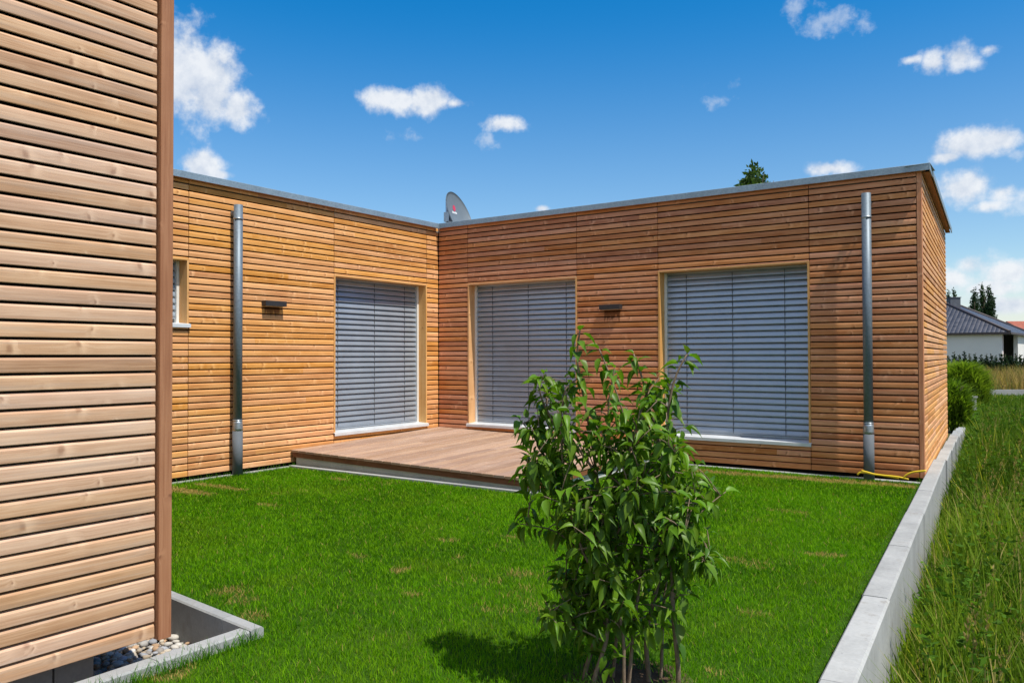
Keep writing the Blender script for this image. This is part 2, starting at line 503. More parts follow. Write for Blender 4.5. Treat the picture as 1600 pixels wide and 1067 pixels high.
def foliage_mat(name, trans=0.4, rough=0.45, spec=0.4):
    m, t, out = new_mat(name)
    at = t.n('ShaderNodeAttribute', dict(attribute_name='tint'))
    b = t.n('ShaderNodeBsdfPrincipled', None, Base_Color=at.outputs['Color'], Roughness=rough, Specular_IOR_Level=spec)
    tr = t.n('ShaderNodeBsdfTranslucent', None, Color=t.mix(1.0, at.outputs['Color'], (1.25, 1.35, 0.55, 1), 'MULTIPLY'))
    mx = t.n('ShaderNodeMixShader', None, i0=trans, i1=b.outputs[0], i2=tr.outputs[0])
    t.t.links.new(mx.outputs[0], out.inputs[0])
    return m


M['leaf'] = foliage_mat('leaf', 0.36, 0.42, 0.30)
M['grass'] = foliage_mat('grass_blade', 0.42, 0.6, 0.06)
M['crown'] = foliage_mat('crown_leaf', 0.25, 0.6, 0.2)
M['bark'] = simple('shrub_bark', (0.20, 0.145, 0.10), 0.85, 0, 0.35, 25, 0.2, 0.5)
M['bark_dark'] = simple('tree_bark', (0.10, 0.075, 0.055), 0.9, 0, 0.3, 6, 0.2)


def soil_mat(name, a, b, c, s=2.0):
    m, t, out = new_mat(name)
    pos = t.n('ShaderNodeNewGeometry').outputs['Position']
    n = t.noise(pos, s, 7, 0.65)
    n2 = t.noise(pos, s*14, 4, 0.7)
    col = t.ramp(t.math('ADD', t.math('MULTIPLY', n, .6), t.math('MULTIPLY', n2, .4)), [(0.32, a), (0.5, b), (0.68, c)])
    bp = t.n('ShaderNodeBump', None, Strength=0.6, Distance=0.02, Height=n2)
    principled(t, out, Base_Color=col, Roughness=0.95, Normal=bp.outputs[0], Specular_IOR_Level=0.1)
    return m


M['lawn_soil'] = soil_mat('lawn_soil', (0.020, 0.060, 0.003), (0.035, 0.085, 0.005), (0.055, 0.095, 0.010), 2.0)
M['field_soil'] = soil_mat('field_soil', (0.05, 0.07, 0.02), (0.08, 0.085, 0.03), (0.13, 0.11, 0.05), 0.6)
M['bed_soil'] = soil_mat('bed_soil', (0.05, 0.03, 0.018), (0.10, 0.065, 0.04), (0.20, 0.14, 0.085), 9.0)

# ---------------------------------------------------------------- the houses
P = 0.075            # pitch of the cladding boards
ZT = 3.345           # underside of the roof edge
BT = 0.024           # board thickness


def board_prof(h, t=BT):
    if h < .04:
        return [(-t, 0.006), (-0.002, 0.0), (0.0, 0.0025), (0.0, h-0.009), (-0.006, h-0.001), (-t, h+0.003)]
    return [(-t, 0.006), (-0.0028, 0.0), (-0.0006, 0.003), (0.0, h*.30), (-.0002, h*.64), (-0.0014, h-0.0095), (-0.0075, h-0.001), (-t, h+0.003)]


def clad(mb, o, axis, nd, segs, z0, z1, openings=(), gap=0.0075, tone_bias=0.0, joints=0.25, pitch=P, face=0.0608):
    """rows of boards on a wall: o + axis*s ; openings = [(s0, s1, z0, z1)]"""
    o, axis, nd = Vector(o), Vector(axis), Vector(nd)
    nrow = int((z1-z0)/pitch)+1
    for k in range(nrow):
        b0 = z0+k*pitch
        b1 = min(b0+face, z1)
        if b1-b0 < 0.012:
            continue
        for (s0, s1) in segs:
            c0, c1 = b0, b1
            skip = False
            for (a0, a1, q0, q1) in openings:
                if s0 >= a0-.01 and s1 <= a1+.01:
                    if c0 >= q0 and c1 <= q1:
                        skip = True
                    elif c0 < q0 < c1:
                        c1 = q0
                    elif c0 < q1 < c1:
                        c0 = q1
            if skip or c1-c0 < 0.010:
                continue
            cuts = [s0+gap/2, s1-gap/2]
            if s1-s0 > 1.2 and random.random() < joints:
                cuts.insert(1, s0+(s1-s0)*random.uniform(.2, .8))
            for a, b in zip(cuts[:-1], cuts[1:]):
                tint = (min(1, max(0, random.betavariate(2.2, 2.2)+tone_bias)), random.random(), 0, 1)
                jog = random.uniform(-.0012, .0012)
                mb.prism(o+axis*(a+.0004)+nd*jog+Vector((0, 0, c0)), axis, b-a-.0008, nd, (0, 0, 1), board_prof(c1-c0), tint)


def window(parent, o, axis, nd, width, zb, zt, name='window', cords=(.13, .5, .84), depth=0.17, sill_over=0.03, label=None, mats=None):
    """recessed window with timber lining, guide rails, closed slatted blind and metal sill"""
    o, axis, nd = Vector(o), Vector(axis), Vector(nd)
    Z = Vector((0, 0, 1))
    # frame and glass behind the blind
    f = MB()
    f.prism(o+axis*0.0+nd*(-depth-.10)+Z*zb, axis, width, nd, Z, [(0, 0), (.05, 0), (.05, .07), (0, .07)])
    f.prism(o+nd*(-depth-.10)+Z*(zt-.07), axis, width, nd, Z, [(0, 0), (.05, 0), (.05, .07), (0, .07)])
    f.prism(o+nd*(-depth-.10)+Z*(zb+.07), Z, zt-zb-.14, nd, axis, [(0, 0), (.05, 0), (.05, .07), (0, .07)])
    f.prism(o+axis*(width-.07)+nd*(-depth-.10)+Z*(zb+.07), Z, zt-zb-.14, nd, axis, [(0, 0), (.05, 0), (.05, .07), (0, .07)])
    win = f.build(name, M['frame'], parent)
    if label:
        win['label'] = label
    g = MB()
    g.prism(o+axis*.07+nd*(-depth-.085)+Z*(zb+.07), axis, width-.14, nd, Z, [(0, 0), (.012, 0), (.012, zt-zb-.14), (0, zt-zb-.14)])
    g.build('glass_pane', M['glass'], win)
    # timber lining: two jambs and a head
    th = 0.022
    rec = depth+.10
    for s, nm in ((0, 0), (width-th, 1)):
        j = MB()
        j.prism(o+axis*s+Z*(zb+.012), Z, zt-zb-.012-th-.001, nd, axis, [(-rec, 0), (.004, 0), (.004, th), (-rec, th)], (random.uniform(.5, .9), random.random(), 0, 1))
        j.build('jamb', M['jamb'], win)
    h = MB()
    h.prism(o+Z*(zt-th), axis, width, nd, Z, [(-rec, 0), (.004, 0), (.004, th), (-rec, th)], (random.uniform(.4, .8), random.random(), 0, 1))
    h.build('head_board', M['jamb'], win)
    # guide rails
    for s in (th+.001, width-th-.033):
        r = MB()
        r.prism(o+axis*s+nd*(-depth-.03)+Z*(zb+.013), Z, zt-zb-th-.016, nd, axis, [(0, 0), (.055, 0), (.055, .032), (0, .032)])
        r.build('guide_rail', M['rail'], win)
    # sill
    s_ = MB()
    w0, w1 = -0.012, width+0.012
    s_.prism(o+axis*w0+Z*(zb), axis, w1-w0, nd, Z, [(-.0005, .012), (sill_over, .004), (sill_over, -.030), (sill_over+.003, -.030), (sill_over+.003, .008), (-.0005, .016)])
    s_.prism(o+axis*.0008+Z*(zb), axis, width-.0016, nd, Z, [(-rec+.02, .030), (-.0005, .012), (-.0005, .016), (-rec+.02, .034)])
    s_.build('sill', M['sill'], win)
    # blind
    b = MB()
    e0, e1 = th+.036, width-th-.036
    pitch = 0.0755
    z = zt-th-.03
    top = z
    prof = [(-.020, .000), (-.013, -.010), (-.003, -.030), (.004, -.050), (.007, -.064), (.0055, -.0722), (.003, -.0722), (.0045, -.063), (.0015, -.050), (-.006, -.030), (-.016, -.010), (-.022, .000)]
    while z-.08 > zb+.045:
        jit = random.uniform(-.0012, .0012)
        b.prism(o+axis*e0+nd*(-depth+jit)+Z*z, axis, e1-e0, nd, Z, prof, (random.random(), random.random(), 0, 1))
        z -= pitch
    b.prism(o+axis*e0+nd*(-depth-.018)+Z*(z-.024), axis, e1-e0, nd, Z, [(0, 0), (.026, 0), (.026, .022), (0, .022)])
    blind = b.build('blind', M['slat'], win)
    hb = MB()
    hb.prism(o+axis*e0+nd*(-depth-.02)+Z*(zt-th-.028), axis, e1-e0, nd, Z, [(0, 0), (.03, 0), (.03, .026), (0, .026)])
    hb.build('head_rail', M['slat'], win)
    if cords:
        for q in cords:
            c = MB()
            s = e0+(e1-e0)*q
            zz = top
            while zz-.08 > zb+.045:
                c.prism(o+axis*(s+random.uniform(-.001, .001))+nd*(-depth+.0075)+Z*(zz-.0745), Z, .062, nd, axis, [(-.006, 0), (.0, 0), (.0, .006), (-.006, .006)])
                zz -= pitch
            c.prism(o+axis*s+nd*(-depth+.004)+Z*(z), Z, top-z, nd, axis, [(0, 0), (.003, 0), (.003, .003), (0, .003)])
            c.build('ladder_cord', M['cord'], win)
    return win


def downpipe(parent, x, y, ztop, zcol, zbot, r, nd, ring_zs, hook):
    nd = Vector(nd)
    p = MB()
    p.tube([(x, y, zcol), (x, y, ztop)], r, 28)
    o = p.build('downpipe', M['zinc'], parent)
    rr = MB()
    for z in ring_zs:
        rr.tube([(x, y, z-.010), (x, y, z+.010)], r+.006, 28)
        rr.prism(Vector((x, y, z-.008))-nd*(r), -nd, .06, Vector((0, 0, 1)), nd.cross(Vector((0, 0, 1))), [(0, -.008), (.016, -.008), (.016, .008), (0, .008)])
    rr.build('pipe_clamp', M['ring'], o)
    c = MB()
    c.tube([(x, y, zcol-.03), (x, y, zcol), (x, y, zcol+.06), (x, y, zcol+.09)], [r+.0075, r+.0085, r+.004, r+.002], 28)
    c.tube([(x, y, zcol+.085), (x, y, zcol+.10)], [r+.004, r+.004], 28)
    c.build('pipe_collar', M['ring'], o)
    s = MB()
    s.tube([(x, y, zbot), (x, y, zcol-.015)], r+.007, 28)
    s.build('standpipe', M['standpipe'], o)
    el_ = MB()
    e = Vector((x, y, ztop-.10))
    el_.tube([e, e-nd*.05, e-nd*.13], r*.8, 20)
    el_.build('outlet_elbow', M['zinc'], o)
    # seam of the lid
    return o


def coping_run(mb, p0, p1, nd, over=0.06, h=0.072, back=0.34):
    p0, p1, nd = Vector(p0), Vector(p1), Vector(nd).normalized()
    ax = (p1-p0)
    L = ax.length
    ax.normalize()
    n = max(1, round(L/2.6))
    for i in range(n):
        a, b = L*i/n, L*(i+1)/n
        mb.prism(p0+ax*(a+(.0015 if i else 0))+Vector((0, 0, ZT)), ax, b-a-(.0015 if i < n-1 else 0), nd, (0, 0, 1),
                 [(over-.012, 0), (over, -.004), (over, h-.004), (over-.004, h), (-back, h-.012), (-back, h-.016), (over-.012, h-.010)])


Dx, Dy = 6.50, 5.2          # far end of the slanting east wall
C0 = Vector((6.86, 0, 0))
dD = (Vector((Dx, Dy, 0))-C0)
LD = dD.length
dD.normalize()
nD = Vector((dD.y, -dD.x, 0))

house = empty('timber_house', (0, 0, 0), 'L shaped flat roofed larch slat house with three tall closed blinds round a deck', 'house')
W1 = (-2.19, -0.283, 0.300, 2.45)
WS = (-5.2, -4.378, 1.700, 2.45)
W2 = (0.583, 2.51, 0.300, 2.45)
W3 = (3.738, 5.660, 0.300, 2.45)
A0 = -7.2
# backing walls
b = MB()
D_ = -0.30
F = -0.05
for (y0, y1, z0, z1) in ((A0, WS[0], -.06, ZT), (WS[0], WS[1], -.06, WS[2]), (WS[0], WS[1], WS[3], ZT), (WS[1], W1[0], -.06, ZT),
                         (W1[0], W1[1], -.06, W1[2]), (W1[0], W1[1], W1[3], ZT), (W1[1], 0.05, -.06, ZT)):
    b.box((D_, y0+.0, z0), (F, y1-.0005, z1-.001))
wallA = b.build('wall', M['membrane'], house)
b = MB()
for (x0, x1, z0, z1) in ((-.05, W2[0], -.06, ZT), (W2[0], W2[1], -.06, W2[2]), (W2[0], W2[1], W2[3], ZT), (W2[1], W3[0], -.06, ZT),
                         (W3[0], W3[1], -.06, W3[2]), (W3[0], W3[1], W3[3], ZT), (W3[1], 6.80, -.06, ZT)):
    b.box((x0, .05, z0), (x1-.0005, .30, z1-.001))
wallB = b.build('wall', M['membrane'], house)
b = MB()
b.prism(C0+dD*.05-nD*.30, dD, LD-.05, nD, (0, 0, 1), [(0, -.06), (.25, -.06), (.25, ZT-.001), (0, ZT-.001)])
b.prism((6.2, 5.2, -.06), (-1, 0, 0), 11.2, (0, 1, 0), (0, 0, 1), [(-.25, 0), (-.02, 0), (-.02, ZT+.059), (-.25, ZT+.059)])
b.prism((-5.0, A0, -.06), (0, 1, 0), 12.15, (1, 0, 0), (0, 0, 1), [(0, 0), (.25, 0), (.25, ZT+.059), (0, ZT+.059)])
b.prism((-4.74, A0, -.06), (1, 0, 0), 4.43, (0, 1, 0), (0, 0, 1), [(0, 0), (.25, 0), (.25, ZT+.059), (0, ZT+.059)])
wallD = b.build('wall', M['membrane'], house)
# cladding
c = MB()
ys = [A0, WS[0], WS[1], W1[0], W1[1], -0.004]
clad(c, (0, 0, 0), (0, 1, 0), (1, 0, 0), list(zip(ys[:-1], ys[1:])), 0, ZT, [WS, W1])
c.build('cladding', M['larch_left'], wallA)
c = MB()
xs = [0.004, W2[0], W2[1], W3[0], W3[1], 6.806]
clad(c, (0, 0, 0), (1, 0, 0), (0, -1, 0), list(zip(xs[:-1], xs[1:])), 0, ZT, [W2, W3])
c.build('cladding', M['larch_back'], wallB)
c = MB()
ss = [0.004, 0.55, 2.9, LD]
clad(c, C0, dD, nD, list(zip(ss[:-1], ss[1:])), 0, ZT, joints=.6)
c.build('cladding', M['larch_left'], wallD)
# corner post
c = MB()
c.prism((6.808, -.001, 0), (0, 0, 1), ZT-.002, (1, 0, 0), (0, 1, 0), [(0, 0), (.046, 0), (.050, .004), (.050, .05), (0, .05)], (.35, .3, 0, 1))
c.build('corner_post', M['larch_back'], house)
# roof and coping
r = MB()
r.poly_slab([(-4.9, A0+.1), (-.04, A0+.1), (-.04, .04), (6.80, .04), (6.42, 5.1), (-4.9, 5.1)], ZT-.05, ZT+.02)
roof = r.build('roof', M['roof'], house)
cp = MB()
coping_run(cp, (0, A0, 0), (0, -.06, 0), (1, 0, 0))
cp.build('coping', M['coping'], roof)
cp = MB()
coping_run(cp, (0.06, 0, 0), (6.95, 0, 0), (0, -1, 0))
cp.build('coping', M['coping'], roof)
cp = MB()
coping_run(cp, C0+dD*.35+nD*.02, C0+dD*(LD+.05)+nD*.02, nD, over=.075)
cp.prism(Vector((6.9505, -.0605, ZT)), dD, .42, nD, (0, 0, 1), [(-.012, 0), (0, -.004), (0, .066), (-.004, .070), (-.25, .0595), (-.25, .0565), (-.012, .064)])
cp.build('coping', M['coping'], roof)
# dark soffit strip under the coping
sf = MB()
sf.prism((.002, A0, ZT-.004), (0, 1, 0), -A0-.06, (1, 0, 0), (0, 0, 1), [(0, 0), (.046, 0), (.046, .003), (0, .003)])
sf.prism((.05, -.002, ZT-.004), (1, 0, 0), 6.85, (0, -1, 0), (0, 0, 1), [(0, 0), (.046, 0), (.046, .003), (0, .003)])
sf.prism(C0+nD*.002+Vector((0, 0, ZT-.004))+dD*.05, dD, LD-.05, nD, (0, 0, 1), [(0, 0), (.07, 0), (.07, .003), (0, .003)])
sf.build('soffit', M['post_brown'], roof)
# windows
window(house, (0, W1[0], 0), (0, 1, 0), (1, 0, 0), W1[1]-W1[0], W1[2], W1[3], cords=(.09, .49, .85), label='tall window beside the deck whose closed blind is shaded across its top')
window(house, (0, WS[0], 0), (0, 1, 0), (1, 0, 0), WS[1]-WS[0], WS[2], WS[3], cords=(.2, .8), label='small high window, only its right edge visible')
window(house, (W2[0], 0, 0), (1, 0, 0), (0, -1, 0), W2[1]-W2[0], W2[2], W2[3], cords=(.16, .52, .88), label='tall window in the back wall next to the inner corner')
window(house, (W3[0], 0, 0), (1, 0, 0), (0, -1, 0), W3[1]-W3[0], W3[2], W3[3], cords=(.145, .485, .845), label='tall window nearest the outer corner')
# downpipes
downpipe(house, .095, -3.79, 3.135, .50, -.06, .052, (1, 0, 0), (2.97,), 1)['label'] = 'zinc downpipe on the sunlit left wall'
downpipe(house, 6.312, -.105, 3.150, .49, -.06, .050, (0, -1, 0), (2.88,), 1)['label'] = 'zinc downpipe near the outer corner'


def wall_lamp(o, axis, nd, L, h, label):
    """flat up and down light: box body with recessed lower lens and back plate"""
    o, axis, nd = Vector(o), Vector(axis), Vector(nd)
    root = empty('wall_lamp', o+axis*L/2, label, 'lamp', 'dark wall lamps on the larch walls')
    b = MB()
    pr = [(.004, .002), (.083, .002), (.085, .004), (.085, h-.002), (.083, h), (.004, h)]
    b.prism(o, axis, L, nd, (0, 0, 1), pr)
    b.build('lamp_body', M['lamp'], root)
    g = MB()
    g.prism(o+axis*.03+nd*.02, axis, L-.06, nd, (0, 0, 1), [(0, -.001), (.045, -.001), (.045, .0015), (0, .0015)])
    g.build('lens', M['frame'], root)
    k = MB()
    k.prism(o+axis*.06, axis, L-.12, nd, (0, 0, 1), [(.0005, .008), (.0035, .008), (.0035, h-.008), (.0005, h-.008)])
    k.build('back_plate', M['lamp'], root)


wall_lamp((0, LAMP_A[0], LAMP_A[2]), (0, 1, 0), (1, 0, 0), LAMP_A[1]-LAMP_A[0], LAMP_A[3]-LAMP_A[2], 'flat dark wall lamp casting a square shadow on the sunlit wall beside the downpipe')
wall_lamp((LAMP_B[0], 0, LAMP_B[2]), (1, 0, 0), (0, -1, 0), LAMP_B[1]-LAMP_B[0], LAMP_B[3]-LAMP_B[2], 'flat dark wall lamp between the two back wall windows with brown drip stains below')

# ---- house standing close to the camera on the left
NX, NY = 4.56, -7.487
near = empty('timber_building', (NX, NY, 0), 'pale weathered larch slat building close by on the left edge above a pebble strip', 'house')
b = MB()
b.box((-.5, -15.0, .0), (NX-.05, NY-.05, 3.40))
nw = b.build('wall', M['membrane'], near)
c = MB()
clad(c, (NX, 0, 0), (0, 1, 0), (1, 0, 0), [(-14.9, -11.4), (-11.4, NY-.073)], .0, 3.40, joints=.22, face=.0635)
c.build('cladding', M['larch_near'], nw)
c = MB()
clad(c, (0, NY, 0), (1, 0, 0), (0, 1, 0), [(-.5, 2.0), (2.0, NX-.06)], .0, 3.40)
c.build('cladding', M['larch_near'], nw)
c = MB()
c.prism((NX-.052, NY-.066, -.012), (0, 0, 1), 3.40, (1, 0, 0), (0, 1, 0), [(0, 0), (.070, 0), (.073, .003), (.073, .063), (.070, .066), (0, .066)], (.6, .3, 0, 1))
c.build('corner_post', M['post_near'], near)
b = MB()
y = -14.9
while y < NY-.33:
    b.prism((NX-.11, y, -.40), (0, 1, 0), min(.62, NY-.31-y), (1, 0, 0), (0, 0, 1), [(-.2, 0), (0, 0), (0, .396), (-.2, .396)])
    y += .63
b.prism((-.4, NY-.31, -.40), (1, 0, 0), NX+.26, (0, 1, 0), (0, 0, 1), [(-.05, 0), (0, 0), (0, .396), (-.05, .396)])
b.build('foundation', M['darkcon'], near)
r = MB()
r.poly_slab([(-.45, -14.9), (NX-.04, -14.9), (NX-.04, NY-.04), (-.45, NY-.04)], 3.402, 3.42)
nr = r.build('roof', M['roof'], near)
cp = MB()
zt_keep = ZT
ZT = 3.405
coping_run(cp, (NX, -14.9, 0), (NX, NY+.06, 0), (1, 0, 0), back=.3)
coping_run(cp, (NX-.31, NY, 0), (-.4, NY, 0), (0, 1, 0), back=.3)
ZT = zt_keep
cp.build('coping', M['coping'], nr)

# ---------------------------------------------------------------- deck


def deck_z(x, y):
    return .235-.018*x+.027*y


DX, DY = 3.78, -2.93
deck = empty('wooden_deck', (DX/2, DY/2, 0), 'low terrace of pinkish brown boards in the inner corner of the house', 'deck')
c = MB()
nb = 26
bw = (DX-.02)/nb
for i in range(nb):
    x = .012+i*bw
    p0 = Vector((x, DY, deck_z(x, DY)))
    p1 = Vector((x, -.012, deck_z(x, -.012)))
    ax = (p1-p0)
    L = ax.length
    wdir = Vector((-.018*0, -.027, 1)).normalized()
    tt = (random.betavariate(2, 2), random.random(), 0, 1)
    cut = random.choice([None, None, .35, .6, .5])
    prof = [(0, -.026), (bw-.006, -.026), (bw-.006, -.003), (bw-.009, 0), (.003, 0), (0, -.003)]
    if cut:
        c.prism(p0, ax, L*cut-.001, (1, 0, 0), wdir, prof, tt)
        c.prism(p0+ax*cut+ax.normalized()*.001, ax, L*(1-cut)-.001, (1, 0, 0), wdir, prof, (random.betavariate(2, 2), random.random(), 0, 1))
    else:
        c.prism(p0, ax, L, (1, 0, 0), wdir, prof, tt)
c.build('decking', M['deck'], deck)
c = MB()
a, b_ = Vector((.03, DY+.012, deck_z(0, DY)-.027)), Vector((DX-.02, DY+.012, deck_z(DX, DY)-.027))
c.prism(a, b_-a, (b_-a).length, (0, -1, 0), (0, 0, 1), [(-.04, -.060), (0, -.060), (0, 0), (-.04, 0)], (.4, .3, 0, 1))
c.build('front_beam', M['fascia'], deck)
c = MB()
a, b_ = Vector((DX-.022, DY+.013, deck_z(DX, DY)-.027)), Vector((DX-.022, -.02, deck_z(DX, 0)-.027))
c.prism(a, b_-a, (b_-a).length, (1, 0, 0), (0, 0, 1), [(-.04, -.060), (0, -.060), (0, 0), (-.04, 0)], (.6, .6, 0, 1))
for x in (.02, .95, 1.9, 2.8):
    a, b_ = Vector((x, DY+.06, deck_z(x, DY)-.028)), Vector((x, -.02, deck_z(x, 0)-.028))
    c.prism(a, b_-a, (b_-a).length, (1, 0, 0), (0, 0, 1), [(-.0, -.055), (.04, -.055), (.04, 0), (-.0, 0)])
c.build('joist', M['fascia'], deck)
c = MB()
for (x0, x1) in ((.08, 1.27), (1.274, 2.47), (2.474, DX-.03)):
    za = deck_z(x0, DY)-.088
    c.prism((x0, DY+.03, -.12), (1, 0, 0), x1-x0, (0, -1, 0), (0, 0, 1), [(-.08, 0), (0, 0), (0, za+.12-.0), (-.08, za+.12)])
c.prism((DX-.06, DY+.12, -.12), (0, 1, 0), -DY-.16, (1, 0, 0), (0, 0, 1), [(-.08, 0), (0, 0), (0, .16), (-.08, .16)])
c.build('concrete_base', M['plinth'], deck)

# ---------------------------------------------------------------- ground
gz = -0.48
b = MB()
b.poly_slab([(-900, -300), (900, -300), (900, 2500), (-900, 2500)], gz-.5, gz)
tag(b.build('ground', M['field_soil']), kind='structure')


def edge_x(y):      # left edge of the retaining wall
    return 6.865-.0733*y


lawn_poly = [(-.04, -.0), (-.04, -12), (edge_x(-12)+.02, -12), (edge_x(0)+.02, 0)]
LZ = -.055
b = MB()
holes = [[(-.045, -7.03), (3.6, -7.03), (4.82, -7.15), (4.86, -12), (edge_x(-12)+.02, -12), (edge_x(0)+.02, .04), (-.045, .04)]]
b.poly_slab(holes[0], -.47, LZ)
tag(b.build('lawn', M['lawn_soil']), kind='structure')
b = MB()
b.poly_slab([(-.5, -12), (4.79, -12), (4.79, -7.19), (3.6, -7.08), (-.5, -7.08)], -.47, -.245)
tag(b.build('pebble_bed', M['bed_soil']), kind='structure')

# retaining wall of L shaped concrete blocks
WT = .05
rw = empty('retaining_wall', (edge_x(-3), -3, gz), 'light grey concrete garden wall of end to end blocks between the lawn and the wild field', 'wall')
wdir = Vector((-.0733, 1, 0)).normalized()
wn = Vector((wdir.y, -wdir.x, 0))
ends = [-13.0, -11.7, -10.4, -9.05, -7.72, -6.41, -5.11, -3.79, -2.445, -1.203, .104, 1.43]
for i in range(len(ends)-1):
    y0, y1 = ends[i], ends[i+1]
    k = 1/wdir.y
    jx, jz = random.uniform(-.004, .004), random.uniform(-.004, .003)
    c = MB()
    o = Vector((edge_x(y0)+jx, y0, gz-.2))+wdir*.003
    H = WT-gz+.2+jz
    tn = (random.random(), random.random(), 0, 1)
    c.prism(o, wdir, (y1-y0)*k-.006, wn, (0, 0, 1), [(.0, 0), (.135, 0), (.135, H-.012), (.123, H), (.008, H), (0, H-.008)], tn)
    c.build('wall_block', M['concrete'], rw)
seg = [(1.44, 2.74, -.005, .02), (2.745, 4.04, -.012, .03), (4.045, 5.34, -.02, .04), (5.345, 6.6, -.06, .045), (6.605, 7.9, -.12, .05), (7.905, 9.2, -.2, .05)]
for (y0, y1, dz, dx) in seg:
    c = MB()
    H = WT-gz+.2+dz
    tn = (random.random(), random.random(), 0, 1)
    c.prism((edge_x(y0)+dx, y0, gz-.2), wdir, (y1-y0), wn, (0, 0, 1), [(.0, 0), (.13, 0), (.13, H-.012), (.118, H), (.008, H), (0, H-.008)], tn)
    c.build('wall_block', M['concrete'], rw)

# kerb round the pebble strip
kb = empty('kerb', (4.8, -7.2, -.2), 'thin grey concrete kerb angled round the pebble strip at the left building', 'kerb')
k1a, k1b = Vector((2.0, -6.845, 0)), Vector((4.86, -7.163, 0))
kd = (k1b-k1a).normalized()
kn_ = Vector((kd.y, -kd.x, 0))
for (s0, s1) in ((0, 1.0), (1.004, 2.0), (2.004, 2.60), (2.604, (k1b-k1a).length)):
    c = MB()
    c.prism(k1a+kd*s0+Vector((0, 0, -.42)), kd, s1-s0, kn_, (0, 0, 1), [(0, 0), (.07, 0), (.07, .412), (.062, .42), (.008, .42), (0, .412)])
    c.build('kerb_stone', M['kerb'], kb)
for (y0, y1) in ((-7.245, -7.72), (-7.724, -8.72), (-8.724, -9.72), (-9.724, -11.0)):
    c = MB()
    c.prism((4.772, y0, -.42), (0, -1, 0), y0-y1, (1, 0, 0), (0, 0, 1), [(0, 0), (.085, 0), (.085, .410), (.077, .418), (.008, .418), (0, .410)])
    c.build('kerb_stone', M['kerb'], kb)

# edging strips along the foot of the house
for nm, args, lab in (('edging_strip', ((.004, -6.9, -.2), (0, 1, 0), 3.93, (1, 0, 0)), 'thin pale concrete strip along the foot of the left wall up to the deck'),
                      ('edging_strip', ((3.80, -.004, -.2), (1, 0, 0), 3.04, (0, -1, 0)), 'thin pale concrete strip along the foot of the back wall by the outer corner'),
                      ('edging_strip', ((.06, DY-.012, -.2), (1, 0, 0), DX-.02, (0, -1, 0)), 'thin pale concrete strip in front of the deck')):
    c = MB()
    zt_ = .172 if args[3][0] == 0 and args[0][1] < -1 else .158
    wid = .06 if zt_ > .16 else .09
    if nm and args[3] == (1, 0, 0):
        wid = .085
    L = args[2]
    n = 3
    for i in range(n):
        c.prism(Vector(args[0])+Vector(args[1])*(L*i/n), args[1], L/n-.004, args[3], (0, 0, 1), [(0, 0), (wid, 0), (wid, zt_-.004), (wid-.004, zt_), (0, zt_)])
    tag(c.build(nm, M['kerb']), lab, 'edging')

# pebbles
def pebble_mesh():
    import bmesh
    protos = []
    for i in range(6):
        bm = bmesh.new()
        bmesh.ops.create_icosphere(bm, subdivisions=2, radius=1)
        sx, sy, sz = random.uniform(.9, 1.3), random.uniform(.7, 1.0), random.uniform(.45, .7)
        off = Vector((random.random()*50, random.random()*50, 0))
        for v in bm.verts:
            k = 1+.25*mnoise.noise(v.co*1.1+off)
            v.co = Vector((v.co.x*sx*k, v.co.y*sy*k, v.co.z*sz*k))
        protos.append((np.array([tuple(v.co) for v in bm.verts]), [[v.index for v in f.verts] for f in bm.faces]))
        bm.free()
    V, Fc, T = [], [], []
    base = 0
    cols = [(.55, .52, .46), (.62, .60, .56), (.40, .38, .35), (.48, .38, .26), (.33, .30, .27), (.58, .50, .38), (.36, .38, .42), (.5, .3, .15)]

    def put(x, y, z, r):
        nonlocal base
        pv, pf = random.choice(protos)
        q = Matrix.Rotation(random.uniform(0, 6.28), 3, 'Z') @ Matrix.Rotation(random.uniform(-.6, .6), 3, 'X')
        vv = (pv*r) @ np.array(q).T+np.array((x, y, z))
        V.append(vv)
        k = random.uniform(.75, 1.15)
        cc = random.choice(cols)
        for f in pf:
            Fc.append([i+base for i in f])
            T.extend([(cc[0]*k, cc[1]*k, cc[2]*k, 1)]*len(f))
        base += len(pv)
    for _ in range(3600):
        if random.random() < .58:
            x, y = random.uniform(4.42, 4.775), random.uniform(-9.6, -7.2)
        else:
            x, y = random.uniform(3.4, 4.5), random.uniform(-7.78, -7.0)
            if y > -6.845-(x-2.0)*.1112-.085:
                continue
        put(x, y, -.245+random.uniform(.0, .050), random.uniform(.014, .028))
    return raw_mesh('pebbles', np.concatenate(V), Fc, M['pebble'], None, None, T, None, [True]*len(Fc))


m, t, out = new_mat('pebble')
at = t.n('ShaderNodeAttribute', dict(attribute_name='tint'))
pn = t.noise(t.n('ShaderNodeNewGeometry').outputs['Position'], 90, 4, .6)
principled(t, out, Base_Color=t.mix(t.math('MULTIPLY', pn, .5), at.outputs['Color'], (.25, .24, .22, 1)), Roughness=.7, Specular_IOR_Level=.3)
M['pebble'] = m
tag(pebble_mesh(), kind='stuff')


